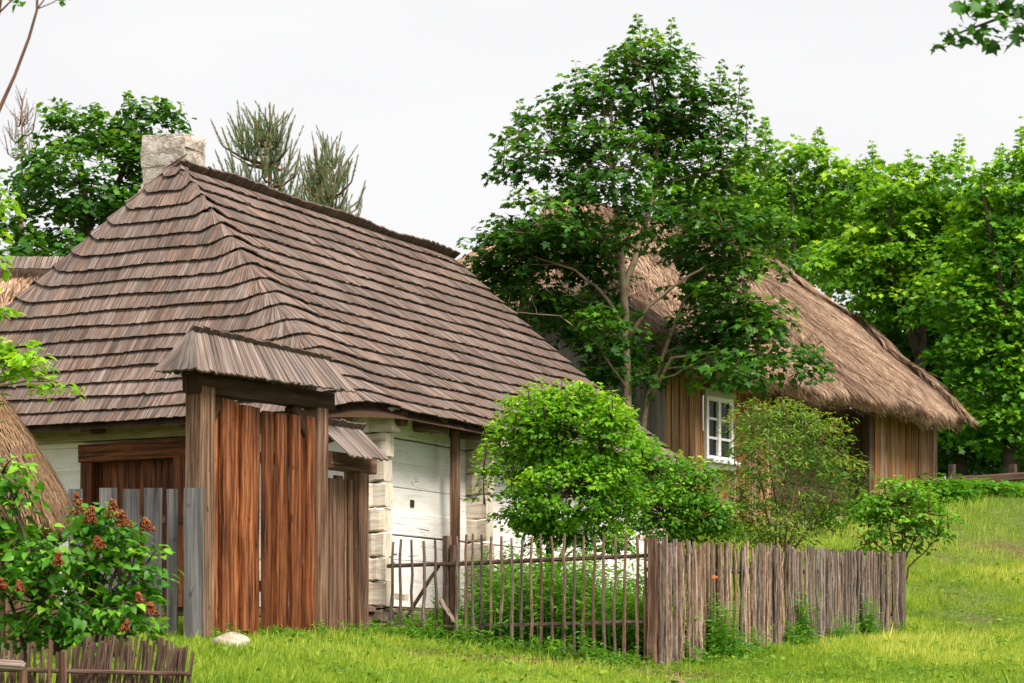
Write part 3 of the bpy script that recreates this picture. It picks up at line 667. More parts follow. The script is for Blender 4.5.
# ================================================================== THATCHED BARN
a2 = math.radians(34.5); d2 = V(math.sin(a2), math.cos(a2), 0); n2 = V(d2[1], -d2[0], 0)
B0 = V(2.49, 39, 0)
def bp(t, q, z): return B0+d2*t-n2*q+UP*z         # t along the front wall, q inwards
barn = thing('thatched_barn', tuple(bp(0,0,2.2)), 'long brown plank cottage with thick straw thatch roof, partly behind the young maple', 'barn')
EZ, RZ, RQ, OH = 4.97, 8.47, 3.9, .6
def straw_mesh(name, fn, n, mat, parent, L=(.25,.55), wd=.016, fringe=0, thick=.3, lift=.03, spread=.16, tone=(.5,.22), uvbox=(0,1,0,1), frL=(.12,.3), patch=None):
    """fn(u,v)->points (n,3); v up the slope. straws lie down the slope; a fringe hangs at v=0"""
    def mk(u, v, dep, Lr, sp, out):
        P = fn(u, v); e_ = 1e-3; Dn = nrm(fn(u, v-e_)-P if 0 else P-fn(u, v+e_)); Du = nrm(fn(u+e_, v)-P); N = np.cross(Du, -Dn); N = N*np.sign(N[:,2:3]+1e-9); N = nrm(N)
        k = len(u); D = nrm(Dn+Du*rng.normal(size=(k,1))*sp+N*rng.normal(size=(k,1))*.05+out)
        P = P-N*dep[:,None]+N*lift*rng.random((k,1)); W = nrm(np.cross(D, N)); ln = Lr[0]+(Lr[1]-Lr[0])*rng.random((k,1)); hw = wd*(.5+rng.random((k,1)))*.5
        mid = P+D*ln*.55+N*.012; tip = P+D*ln-N*.008
        vs = np.stack([P-W*hw, P+W*hw, mid+W*hw*.9, mid-W*hw*.9, tip], axis=1).reshape(-1,3); o = (np.arange(k)*5)[:,None,None]
        fs = (np.array([(0,1,2),(0,2,3),(3,2,4)])[None]+o).reshape(-1,3)
        tn = tone[0]+rng.normal(size=k)*tone[1]
        if patch is not None: tn = tn+patch(P)
        return vs, fs, np.repeat(np.clip(tn, 0, 1), 3)
    u0, u1, v0, v1 = uvbox
    parts = [mk(u0+(u1-u0)*rng.random(n), v0+(v1-v0)*rng.random(n), np.zeros(n), L, spread, 0)]
    if fringe:
        dep = thick*rng.random(fringe); parts.append(mk(u0+(u1-u0)*rng.random(fringe), v0+.02*rng.random(fringe), dep, frL, .25, np.array([0,0,-.35])*rng.random((fringe,1))))
    v, f, t_ = join(parts); return raw_mesh(name, v, f, t_, mat, parent)
def slab(fn, nu, nv, thick, tone=.25):
    """closed slab from a surface function"""
    U, Vv = np.meshgrid(np.linspace(0,1,nu), np.linspace(0,1,nv)); P = fn(U.ravel(), Vv.ravel()); Q = P.copy(); Q[:,2] -= thick
    I = np.arange(nu*nv).reshape(nv, nu); m = nu*nv; top = np.stack([I[:-1,:-1],I[:-1,1:],I[1:,1:],I[1:,:-1]],-1).reshape(-1,4); bot = (top+m)[:,::-1]; side = []
    for r_ in (I[0,:], I[-1,::-1], I[::-1,0], I[:,-1]): side += [(r_[i+1], r_[i], r_[i]+m, r_[i+1]+m) for i in range(len(r_)-1)]
    return np.concatenate([P, Q]), np.concatenate([top, bot, np.array(side)])
def bump2(x, y): return .035*np.sin(x*2.7+1.3*np.sin(y*1.9))+.03*np.sin(y*3.7+x*1.1)+.018*np.sin(x*7.1+y*5.3)
RQB = 3.0; HV = .335                                            # level of the half hip on the slope
def zprof(v): return EZ+(RZ-EZ)*(.97*v+.03*v*v)+.07*np.sin(v*3.1)
def front(u, v):
    v = np.asarray(v, float); lo = np.where(v < HV, -.45, -.45+(2.95+.45)*(v-HV)/(1-HV)); hi = 10.42+.22*v+2.3*v*(1-v)
    t_ = lo+(hi-lo)*u; q = -OH+(RQ+OH)*v; z = zprof(v)+bump2(t_*1.0, v*4)-.10*np.sin(np.pi*u)*(1-v)*0
    return B0+np.outer(t_, d2)-np.outer(q, n2)+np.outer(z, UP)
def back(u, v):
    v = np.asarray(v, float); lo = np.where(v < HV, -.45, -.45+(2.95+.45)*(v-HV)/(1-HV)); hi = 10.42+.22*v+2.3*v*(1-v)
    t_ = hi+(lo-hi)*u; q = RQ+RQB-RQB*v
    return B0+np.outer(t_, d2)-np.outer(q, n2)+np.outer(zprof(v)+bump2(t_, v*4), UP)
ZH = float(zprof(np.array([HV]))[0]); QH = -OH+(RQ+OH)*HV
def hiph(u, v):
    v = np.asarray(v, float); t_ = -.55+(2.95+.55)*v; qa = QH+(RQ-QH)*v; qb = RQ+RQB*(1-HV)*(1-v); q = qb+(qa-qb)*u; z = ZH-.05+(RZ-ZH+.05)*(.9*v+.1*v*v)
    return B0+np.outer(t_, d2)-np.outer(q, n2)+np.outer(z+bump2(q, v*3)*.7, UP)
ps = [slab(front, 60, 24, .30), slab(back, 30, 12, .30), slab(hiph, 26, 14, .28)]; o_ = 0; vs, fs = [], []
for v, f in ps: vs.append(v); fs.append(f+o_); o_ += len(v)
vs, fs = np.concatenate(vs), np.concatenate(fs)
broof = raw_mesh('roof', vs, fs, .30+.1*rng.random(len(fs)), M['thatch'], barn, 4)
pat = lambda P: .12*np.sin(P[:,0]*1.9+P[:,2]*1.1)+.10*np.sin(P[:,1]*3.1-P[:,2]*2.3)
s1_ = straw_mesh('straw', front, 60000, M['thatch'], broof, L=(.18,.42), fringe=11000, patch=pat, wd=.0135, lift=.02, tone=(.5,.30), spread=.17)
straw_mesh('straw', hiph, 7000, M['thatch'], broof, fringe=2500, patch=pat, wd=.02)
edge = lambda side: (lambda u, v: front(np.where(side > .5, .985+.02*u, 0+.015*u), v))
straw_mesh('straw', edge(1), 4200, M['thatch'], broof, L=(.25,.6), patch=pat, wd=.02, lift=.12, spread=.22)
def ridge(u, v):
    t_ = 2.8+(10.6-2.8)*u; a_ = (v-.5)*2.4; q = RQ+.42*np.sin(a_); z = RZ+.07-.32*(1-np.cos(a_))*.9+.03*np.sin(t_*2.2)
    return B0+np.outer(t_, d2)-np.outer(q, n2)+np.outer(z, UP)
v, f = slab(ridge, 50, 9, .12); raw_mesh('ridge_cap', v, f, .25+.1*rng.random(len(f)), M['thatch'], broof, 4)
straw_mesh('straw', ridge, 5000, M['thatch'], broof, L=(.2,.4), wd=.02, spread=.35, patch=pat)
cat_ = MB()
for t_, s_ in ((3.5,1),(5.0,-1),(6.4,1),(8.2,1)):      # crossed poles lying over the ridge
    cat_.tube([bp(t_,RQ-.75,RZ-.5), bp(t_+.05,RQ,RZ+.19), bp(t_+.15,RQ+.12,RZ+.42)], .04, 6)
cat_.build('ridge_poles', M['barn_dark'], broof)
def planks(mb, a, b, z0f, z1, q=0, wmin=.10, wmax=.2, th=.035, batt=True):
    t_ = a
    while t_ < b-.02:
        w = min(R(wmin, wmax), b-t_); o = R(-.014,.014); mb.beam(bp(t_+w/2, q+o, z0f(t_)), bp(t_+w/2+R(-.008,.008), q+o, z1), w*.97, th, n2, .1, 3, .004); t_ += w
zf = lambda t_: 2.15+1.25*max(0,t_)/10.6+.05
WA, WB, WZ0, WZ1 = 1.24, 2.14, 3.48, 4.53
b = MB(); planks(b, 0, WA, zf, 5.15); planks(b, WB, 3.77, zf, 5.15); planks(b, WA, WB, zf, WZ0-.06); planks(b, WA, WB, lambda t_: WZ1+.1, 5.15); b.build('plank_wall', M['barn_plank'], barn)
b = MB(); planks(b, 7.54, 10.5, zf, 5.15); b.build('plank_wall', M['barn_plank'], barn, label='plain vertical plank wall at the far end')
b = MB()
for k in range(9):
    z = 2.5+.28*k; b.beam(bp(3.7, .55, z+.14), bp(7.6, .55, z+.13), .2, .27, UP, .12, 5, .006)
b.build('log_wall', M['barn_dark'], barn)
b = MB()
for t_ in (3.77, 7.54): b = MB(); b.beam(bp(t_, .05, zf(t_)), bp(t_, .05, 4.9), .16, .16, n2, .1, 4, .006, .3); b.beam(bp(t_+.001, .3, zf(t_)), bp(t_, .3, 4.9), .05, .5, n2, .05, 3, .003, .3); b.build('corner_post', M['barn_dark'], barn)
b = MB(); b.beam(bp(4.2,.05,2.47), bp(7.3,.05,2.77), .5, .16, UP, .12, 6, .01, .9); b.build('step', M['gable_board'], barn)
b = MB()
for t_ in np.arange(0, 10.6, .5): b.beam(bp(t_,.0,2.0+.115*t_-.1), bp(t_+.48,.0,2.05+.115*t_-.1), .3, .32, UP, .25, 2, .01)
b.build('foundation', M['stone'], barn)
b = MB(); t_ = 0                                      # gable of grey boards and the hidden walls
q = -.0
while q < 6.3:
    zt = zprof(np.array([max(0,min(1,(q+OH)/(RQ+OH) if q < RQ else (RQ+RQB-q)/RQB))]))[0]-.3; zt = min(zt, ZH-.05)
    b.beam(bp(0, q+.09, 2.0), bp(0, q+.09, zt), .175, .04, d2, .1, 2, .004); q += .18
b.build('gable', M['gable_board'], barn)
b = MB()
for q_, ta, tb in ((6.25, 0, 10.6),):
    b.beam(bp(ta,q_,3.4), bp(tb,q_,3.4), .15, 3.0, UP, .02, 1, 0)
b.beam(bp(10.55,0.1,3.7), bp(10.55,6.2,3.7), .15, 2.6, UP, .02, 1, 0); b.build('rear_wall', M['barn_dark'], barn)
win = MB()                                            # the window
qo = -.045
win.beam(bp(WA+.03,qo,WZ0), bp(WA+.03,qo,WZ1), .075, .07, n2, .08, 1, 0, .5); win.beam(bp(WB-.03,qo,WZ0), bp(WB-.03,qo,WZ1), .075, .07, n2, .08, 1, 0, .5)
win.beam(bp(WA+.068,qo,WZ1-.03), bp(WB-.068,qo,WZ1-.03), .07, .07, UP, .08, 1, 0, .5); win.beam(bp(WA+.068,qo,WZ0+.03), bp(WB-.068,qo,WZ0+.03), .07, .07, UP, .08, 1, 0, .5)
mt = (WA+WB)/2-.02; win.beam(bp(mt,qo-.006,WZ0+.066), bp(mt,qo-.006,WZ1-.066), .085, .06, n2, .08, 1, 0, .5)
wob_ = win.build('window', M['white_paint'], barn)
for f_ in (1/3, 2/3):
  for sd_ in (0, 1):
    wb = MB()
    z = WZ0+.04+(WZ1-WZ0-.08)*f_
    wb.beam(bp(WA+.07 if sd_ else mt+.043,qo+.005,z), bp(mt-.043 if sd_ else WB-.07,qo+.005,z), .04, .04, UP, .08, 1, 0, .5)
    wb.build('glazing_bar', M['white_paint'], wob_)
pn = MB(); pn.quad([bp(WA,-.028,WZ0), bp(WB,-.028,WZ0), bp(WB,-.028,WZ1), bp(WA,-.028,WZ1)], [(0,0),(1,0),(1,1),(0,1)], .5); pn.build('pane', M['glass'], wob_)
sl = MB(); sl.beam(bp(WA-.03,-.11,WZ0-.035), bp(WB+.04,-.11,WZ0-.035), .22, .065, UP, .1, 1, 0, .5); sl.beam(bp(WA-.01,-.06,WZ0-.11), bp(WB+.02,-.06,WZ0-.11), .09, .085, UP, .1, 1, 0, .5); sl.build('sill', M['white_paint'], wob_)
sl = MB(); sl.beam(bp(WA-.06,-.05,WZ1+.065), bp(WB+.06,-.05,WZ1+.065), .07, .125, UP, .06, 1, 0, .5); sl.build('head_board', M['pale_wood'], wob_)

# ================================================================== THATCHED ROOF far behind on the left, and the near thatched shed
fbn = thing('thatched_barn', (-11, 42, 1.5), 'distant low thatched barn with grey shingle ridge, behind left edge of the house roof', 'barn')
def fslope(u, v): x = -22+14.8*u; z = 4.2+(7.32-4.2)*v; return np.stack([x, 40+4*v+0*x, z+bump2(x, v*4)], axis=1)
def bslope(u, v): x = -7.2-14.8*u; z = 4.2+(7.32-4.2)*v; return np.stack([x, 48-4*v+0*x, z+0*x], axis=1)
v, f = slab(fslope, 30, 8, .3); v2, f2 = slab(bslope, 6, 4, .3); fr_ = raw_mesh('roof', np.concatenate([v, v2]), np.concatenate([f, f2+len(v)]), .45+.1*rng.random(len(f)+len(f2)), M['thatch'], fbn, 4)
straw_mesh('straw', fslope, 16000, M['thatch'], fr_, patch=pat, wd=.022, fringe=2000, tone=(.5,.2))
b = MB(); shake_roof(b, V(-22,43.95,7.52), V(-7.1,43.95,7.52), V(-7.1,43.55,7.24), V(-22,43.55,7.24), .10); b.build('ridge_cap', M['shake'], fr_)
b = MB(); b.beam(V(-22,41,2.7), V(-9.3,41,2.7), .2, 3.2, UP, .02, 1, 0); b.beam(V(-9.3,41.1,2.7), V(-9.3,47,2.7), .2, 3.2, UP, .02, 1, 0); b.build('log_wall', M['barn_dark'], fbn)

shd = thing('thatched_shed', (-4.92, 20.5, 0), 'little shed with golden straw thatch at the left edge, behind the lilac', 'shed')
SC = V(-4.95, 20.5, 0)
def shsurf(u, v):
    th = 2*np.pi*u; c_, s_ = np.cos(th), np.sin(th); k = 1/(np.abs(c_)**3.2+np.abs(s_)**3.2)**(1/3.2)
    r = (1-v)**.66; z = 1.42+1.38*v-.10*(v < .05)
    return np.stack([SC[0]+1.08*k*c_*r, SC[1]+1.1*k*s_*r, z+.03*np.sin(th*5+v*4)], axis=1)
v, f = slab(lambda u, v: shsurf(u, v*.985), 64, 16, .22); sr = raw_mesh('roof', v, f, .35+.1*rng.random(len(f)), M['thatch_near'], shd, 4)
straw_mesh('straw', shsurf, 26000, M['thatch_near'], sr, L=(.12,.34), wd=.008, fringe=9000, thick=.22, lift=.03, spread=.2, frL=(.07,.2), uvbox=(0,1,0,.97))
b = MB()
for sx_ in (-1,1):
    for sy_ in (-1,1): b = MB(); b.beam(V(SC[0]+.85*sx_, SC[1]+.75*sy_, -.1), V(SC[0]+.85*sx_, SC[1]+.75*sy_, 1.5), .14, .14, V(0,1,0), .12, 3, .006); b.build('post', M['post_brown'], shd)
b = MB(); x = -.85
while x < .85: b.beam(V(SC[0]+x,SC[1]-.72,-.05), V(SC[0]+x,SC[1]-.72,1.35), .15, .03, V(0,1,0), .1, 2, .004); b.beam(V(SC[0]+.82,SC[1]+x*.85,-.05), V(SC[0]+.82,SC[1]+x*.85,1.35), .14, .03, V(1,0,0), .1, 2, .004); x += .16
b.build('plank_wall', M['post_brown'], shd)

# ================================================================== TREES AND BUSHES
TB = []
make_tree('maple_tree', 'young dark green maple with pale forked trunk, standing between shingled house and thatched barn', 'tree', 37.6,
  [(606,108,46,44,0),(658,100,46,46,.3),(640,62,38,38,-.2),(700,112,34,38,.3),(560,150,42,40,.2),(612,165,52,46,-.5),(672,165,50,46,.6),(722,165,34,46,0),(526,150,24,30,-.3),
   (505,240,32,30,.1),(545,215,48,36,-.6),(548,265,50,40,.3),(500,278,26,22,.5),(590,235,40,36,.8),(725,225,46,46,-.3),(690,230,36,44,.9),(760,240,30,46,.2),(745,290,44,44,-.5),(716,315,42,42,.7),
   (760,335,46,30,0),(800,358,26,18,-.2),(735,365,46,22,-.5),(612,330,30,34,-.6),(600,365,26,26,.2),(690,345,26,30,.5),(640,215,30,34,-.8),(560,300,26,22,.3),(640,372,26,26,.4),(612,335,36,26,.6),(592,352,28,28,.5),(575,325,30,22,.7),(520,250,44,34,.2),(484,258,18,22,.3),(530,292,36,26,.1),(575,245,36,40,.6),(600,280,30,34,.9),(700,265,40,34,.8),(735,330,46,34,.6)],
  [[(628,470,0,.085),(627,400,0,.07),(624,290,0,.058),(617,225,-.1,.042),(611,160,-.1,.03),(612,90,-.1,.015)],
   [(626,330,0,.045),(624,290,0,.052),(642,235,.1,.048),(655,190,.15,.036),(660,120,.1,.022),(645,50,0,.01)],
   [(627,340,0,.038),(650,305,-.3,.030),(690,275,-.4,.022),(722,258,-.4,.013)],
   [(638,470,.3,.05),(648,395,.3,.04),(664,352,.4,.033),(684,300,.5,.026),(735,240,.5,.02)],
   [(648,400,.3,.035),(672,358,-.1,.024),(715,352,-.3,.017),(760,352,-.3,.010)],
   [(627,330,0,.03),(600,290,-.2,.025),(575,270,-.3,.018),(530,255,-.3,.012)],
   [(627,390,0,.022),(598,345,-.5,.015),(560,316,-.6,.010),(512,312,-.6,.005)]],
  M['maple'], M['bark'], lsize=0.11, pr=.30, n_leaf=30, dens=1.4, tips=[(638,16),(672,20),(612,48),(576,62),(560,95),(520,102),(507,128),(722,62),(740,66),(690,45),(600,70),(655,30),(748,100),(765,120)],
  tone=(.30,.15), topl=0.34, droop=.4, tip_h=.75)
# --- left, behind the house
make_tree('maple_tree', 'dark green broadleaf tree behind the white chimney of the shingled house', 'tree', 51,
  [(70,135,42,34,0),(120,125,46,30,.5),(155,112,24,16,0),(40,165,26,36,0),(80,180,52,40,-.5),(125,175,46,40,.5),(60,225,46,36,0),(110,225,40,30,.5),(150,160,30,40,0),(30,210,24,30,.5)],
  [[(95,420,0,.22),(92,300,0,.18),(88,230,0,.13),(80,160,0,.06)],[(90,260,0,.12),(112,200,.3,.08),(130,150,.4,.04)]],
  M['maple'], M['bark_dark'], lsize=0.135, pr=.42, n_leaf=32, dens=1.4, tone=(.34,.16), tips=[(128,93),(60,103),(165,100),(95,104),(178,112)], tip_h=.5, T=T_MAPLE_LO, topl=.3)
make_tree('leafy_bush', 'dark bush low at the foot of the trees behind the left house roof', 'bush', 49.5,
  [(60,258,60,26,0),(10,240,30,40,.5),(110,262,40,20,0),(25,275,40,25,0)], [[(60,430,0,.06),(58,330,0,.05),(55,270,0,.03)]], M['maple'], M['bark_dark'], lsize=.2, pr=.4, n_leaf=14, dens=1.6, tone=(.2,.1), T=T_MAPLE_LO)
make_tree('young_ash', 'bright light green young tree reaching in at the left edge before the roof', 'tree', 19,
  [(25,368,34,20,0),(52,380,20,12,-.1),(-5,350,30,30,.1),(-20,390,30,30,0),(-2,205,18,38,.2),(-30,250,30,60,0),(-45,310,40,60,0)],
  [[(-75,720,0,.05),(-70,500,0,.045),(-60,350,0,.035),(-40,200,0,.015)],[(-66,430,0,.025),(-30,395,0,.016),(20,375,0,.009),(65,382,-.1,.004)]],
  M['ash'], M['bark'], lsize=.075, pr=.13, n_leaf=15, dens=1.2, tone=(.5,.15), T=T_OVAL, fill=.9)
# --- right-hand wood behind the barn
W_ = 'trees of the wood behind the barn'
def forest(label, Y, clumps, x, mat, ls=.26, pr=.55, nl=15, dn=2.3, tips=(), tone=(.42,.16), name='maple_tree', bark='bark_dark', rt=.2):
    yb = HZ-F*g((x-512)*Y/F, Y)/Y; top = min(c[1] for c in clumps)
    return make_tree(name, label, 'tree', Y, clumps, [[(x,yb+2,0,rt),(x+R(-4,4),(yb*2+top)/3,0,rt*.8),(x+R(-8,8),(yb+top*2)/3,0,rt*.4),(x+R(-6,6),top+34,0,.03)],
       [(x,(yb+top)/2,0,rt*.5),(x+R(15,30),(yb+top*3)/4,.5,rt*.3),(x+R(20,40),top+8,.6,.03)],[(x,(yb+top)/2+10,0,rt*.5),(x-R(15,30),(yb+top*3)/4,-.5,rt*.3),(x-R(20,40),top+14,-.6,.03)]],
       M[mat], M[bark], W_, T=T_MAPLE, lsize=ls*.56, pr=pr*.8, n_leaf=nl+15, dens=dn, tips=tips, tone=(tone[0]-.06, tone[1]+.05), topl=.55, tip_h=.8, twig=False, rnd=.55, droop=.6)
forest('light green loose crowned tree just right of the young maple top, behind the barn ridge', 62, [(765,175,32,42),(800,165,34,34),(835,185,36,36),(775,225,34,36),(822,235,36,36),(865,175,26,26),(860,225,34,36),(800,268,40,24)], 815, 'maple_bright', tips=[(765,118),(818,128),(802,140),(872,142)], tone=(.45,.15), dn=1.7)
forest('tall bright maple rising over the right slope of the barn roof', 56, [(905,205,46,40),(880,250,46,40),(935,185,38,32),(840,262,34,26),(930,245,46,40),(955,215,40,36),(870,290,40,26),(915,290,46,30),(965,270,40,36)], 918, 'maple_bright', tips=[(908,150),(935,152),(960,135),(878,190),(850,230),(895,165)], tone=(.46,.17))
forest('broad maple at the right edge whose leaves hang over the barn eave', 53, [(1000,195,40,40),(1035,170,36,40),(985,245,44,44),(1030,250,44,44),(955,300,40,40),(1000,305,46,44),(1045,320,40,50),(965,350,36,36),(1010,365,46,44),(945,405,26,30),(985,420,40,36),(1030,420,40,44)], 1010, 'maple_mid', tips=[(1000,145),(1020,130),(985,165)], tone=(.46,.17), ls=.24)
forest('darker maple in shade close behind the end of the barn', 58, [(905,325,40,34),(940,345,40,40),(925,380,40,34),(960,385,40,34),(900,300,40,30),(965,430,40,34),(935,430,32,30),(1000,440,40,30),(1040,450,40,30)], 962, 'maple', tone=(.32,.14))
forest('tall tree at far right standing outside the picture edge', 57, [(1065,150,40,50),(1090,230,50,60),(1070,320,50,60),(1075,400,50,50)], 1085, 'maple_mid', dn=1.6)
forest('back row tree filling the gap behind barn roof and young maple', 68, [(740,200,46,46),(790,220,46,40),(740,262,50,30),(700,205,40,40),(830,205,36,30)], 752, 'maple_mid', dn=2.2, ls=.36, pr=.7)
forest('back row tree behind the bright maples above the roof end', 72, [(880,210,40,36),(930,215,44,36),(900,280,60,40),(960,240,40,40),(940,330,60,50),(900,380,50,50),(960,410,60,50)], 925, 'maple', dn=2.6, ls=.40, pr=.8)
forest('back row tree at the right edge deep in the wood', 72, [(1000,220,50,50),(1040,240,50,60),(1000,300,60,50),(1050,340,50,60),(1000,380,60,50),(1020,440,70,40)], 1022, 'maple', dn=2.6, ls=.40, pr=.8)
forest('dark undergrown tree low behind the rail at the wood edge', 62, [(960,455,30,34),(1000,462,30,26),(1035,462,34,30),(1070,455,40,40)], 990, 'shade_leaf', tone=(.16,.1), dn=2.2)
forest('dark low tree deepest in the shade past the barn corner', 66, [(955,470,34,26),(1000,478,34,20),(1040,478,34,24),(930,440,34,40),(975,430,40,36)], 1046, 'shade_leaf', tone=(.12,.1), dn=2.4)

def make_pine(label, Y, px, top, bot, branches, mat='needle', scale=1., name='pine_tree', nsh=.5, group=None, lean=0):
    """branches: (px,py) tips of side branches; each carries upright candles"""
    zb = g((px-512)*Y/F, Y); base = V((px-512)*Y/F, Y, zb); root = thing(name, tuple(base), label, 'tree', group); mb = MB(); parts = []
    topP = at(px, top, Y); mb.tube([base, (base+topP)/2, topP], [.16*scale,.09*scale,.015], 7, .5); shoots = []
    for (bx, by) in branches:
        dy = R(-1.0, 1.0); tip = at(bx, by, Y+dy); oz = tip[2]-abs(tip[0]-base[0])*.45-R(.35,.55); o = V(base[0]+(topP[0]-base[0])*.9, Y, max(oz, zb+1)); c1 = V(tip[0]*.8+o[0]*.2, tip[1], tip[2]-.55)
        pts = [o, o*.45+c1*.55+V(0,0,-.08), c1, tip]; mb.tube(pts, [.035*scale,.026*scale,.018,.008], 4, .5); shoots.append((c1, tip))
        for k in range(7):
            f = R(.25,1.0); b = o*(1-f)+c1*f; ln = R(.35,.75)*scale; out = unit(V(c1[0]-o[0], R(-.5,.5), 0))*R(-.2,.35)
            p1 = b+V(R(-.35,.35)+out[0]*ln, R(-.35,.35), ln); mb.tube([b, (b+p1)/2+out*.1, p1], [.007,.005,.004], 3, .5); shoots.append((b, p1))
    for k in range(10):
        z = R(.1,1.3); b = topP-V(0,0,z); th = R(0,6.28); r = .15+.32*z; p1 = b+V(math.cos(th)*r, math.sin(th)*r, .35+.2*R(0,1)); mb.tube([b, p1], [.012,.006], 3, .5); shoots.append((b, p1))
    shoots.append((topP-V(0,0,.7), topP))
    for b, t_ in shoots:
        n = int(125*nsh); f = rng.random(n)**.8; ax = unit(t_-b); P = b+(t_-b)*f[:,None]; rd = rng.normal(size=(n,3)); rd -= np.outer(rd@ax, ax); rd = nrm(rd)
        D = rd*(.75-.35*f[:,None])+ax*(.75+.5*f[:,None]); N = np.cross(D, rng.normal(size=(n,3)))
        parts.append(leaf_arrays(P, N, D, (.092-.03*f)*scale*(.7+.5*rng.random(n)), np.clip(.35+.4*f+rng.normal(size=n)*.15, 0, 1), T_NEEDLE))
    mb.build('trunk', M['bark_red'], root, smooth=True); v, f, t_ = join(parts); raw_mesh('crown', v, f, t_, M[mat], root); return root
make_pine('taller scots pine rising behind the shingled roof ridge, near the chimney', 50, 270, 104, 300, [(211,120),(222,128),(230,115),(238,130),(247,125),(255,112),(259,118),(284,112),(290,125),(292,140),(300,150),(246,165),(262,150),(282,165),(225,160),(215,150),(240,185),(300,170),(308,180),(300,185),(232,190),(255,195),(285,200),(208,172),(295,205),(305,212),(270,190),(248,200),(310,200),(218,190)], scale=1.15, nsh=1.0)
make_pine('shorter scots pine behind the middle of the shingled roof ridge', 49, 326, 140, 300, [(300,160),(307,155),(316,145),(337,142),(340,155),(358,155),(365,182),(345,170),(313,175),(330,170),(322,185),(340,195),(318,200),(302,195),(306,178),(298,188),(310,168),(292,200),(335,180),(312,212),(350,205),(356,214),(345,195),(328,205),(362,200)], scale=1.05, nsh=1.0)
make_pine('pale grey distant pine at the left edge above the barn roof', 70, 22, 98, 300, [(8,120),(14,108),(28,104),(36,112),(5,135),(40,130),(18,130),(30,140)], 'needle_pale', 1.0, nsh=.3)

# --- overhanging trees just outside the frame
def overhang(name, label, Y, base, pts_list, leaves, mat, bark, ls, T, tone=.4):
    root = thing(name, (base[0], Y, g(base[0], Y)), label, 'tree'); mb = MB()
    for pts in pts_list:
        P = [at(px, py, Y+dy) for px, py, dy, r in pts]; P[0] = P[0] if pts[0][0] is not None else P[0]
        PP, RR = [], []
        for i in range(len(P)-1):
            for k in range(3): f = k/3; PP.append(P[i]*(1-f)+P[i+1]*f); RR.append(pts[i][3]*(1-f)+pts[i+1][3]*f)
        PP.append(P[-1]); RR.append(pts[-1][3]); mb.tube(PP, RR, 7, .5)
    mb.build('trunk', bark, root, smooth=True); parts = []
    for (px, py, rx, ry, n) in leaves:
        c = at(px, py, Y); P = c+rng.normal(size=(n,3))*np.array([rx, rx, ry])*Y/F*.55; th = rng.random(n)*6.28
        D = np.stack([np.cos(th), np.sin(th), -.6-.5*rng.random(n)], axis=1); N = np.tile([0,-.35,.8], (n,1))+rng.normal(size=(n,3))*.5
        parts.append(leaf_arrays(P, N, D, ls*(.6+.7*rng.random(n)), np.clip(tone+rng.normal(size=n)*.2, 0, 1), T))
        mb2 = None
    v, f, t_ = join(parts); raw_mesh('crown', v, f, t_, mat, root); return root
overhang('maple_tree', 'maple outside the right edge with one dark leafy branch hanging in at top right', 12, (6.25,0), [[(1760,960,0,.13),(1750,500,0,.11),(1730,60,0,.09),(1700,-260,0,.05)],[(1735,120,0,.06),(1500,40,0,.05),(1250,10,0,.04),(1150,6,0,.03),(1060,0,0,.018),(1000,18,0,.008),(945,38,0,.004)],[(1080,8,0,.014),(1040,-10,0,.009),(985,2,0,.005)]],
  [(1005,12,26,14,34),(965,32,18,9,16),(938,46,10,5,6),(1000,36,22,9,14),(1030,15,20,22,30),(980,8,18,8,14),(1060,10,30,30,40),(1120,10,40,40,60),(1300,-30,70,50,90),(1450,-20,70,60,90),(1600,-60,80,60,120),(1710,-200,90,70,160),(1200,-40,60,40,70)], M['maple'], M['bark_dark'], .068, T_MAPLE, .30)
overhang('bare_branched_tree', 'tree outside the left edge with one thin bare branch crossing the top left corner', 14, (-4.2,0), [[(-190,900,0,.10),(-180,500,0,.09),(-160,200,0,.07),(-140,-150,0,.03)],[(-175,380,0,.04),(-90,270,0,.03),(-20,150,0,.018),(0,108,0,.012),(15,75,0,.010),(29,38,0,.009),(37,10,0,.008),(38,-30,0,.005)],
  [(37,9,0,.005),(44,0,0,.004),(52,-14,0,.003)],[(37,9,0,.004),(52,3,0,.003),(62,-3,0,.003)],[(-40,40,0,.012),(0,12,0,.006),(12,0,0,.005),(24,-20,0,.003)],[(-150,60,0,.03),(-80,55,0,.02),(-35,36,0,.012)],[(-2,20,0,.008),(2,-5,0,.007)]],
  [(20,3,5,3,10),(61,0,5,3,8),(70,-3,6,3,8),(0,-6,30,8,30),(40,-20,20,10,20)], M['maple_mid'], M['bark_red'], .045, T_OVAL, .3)

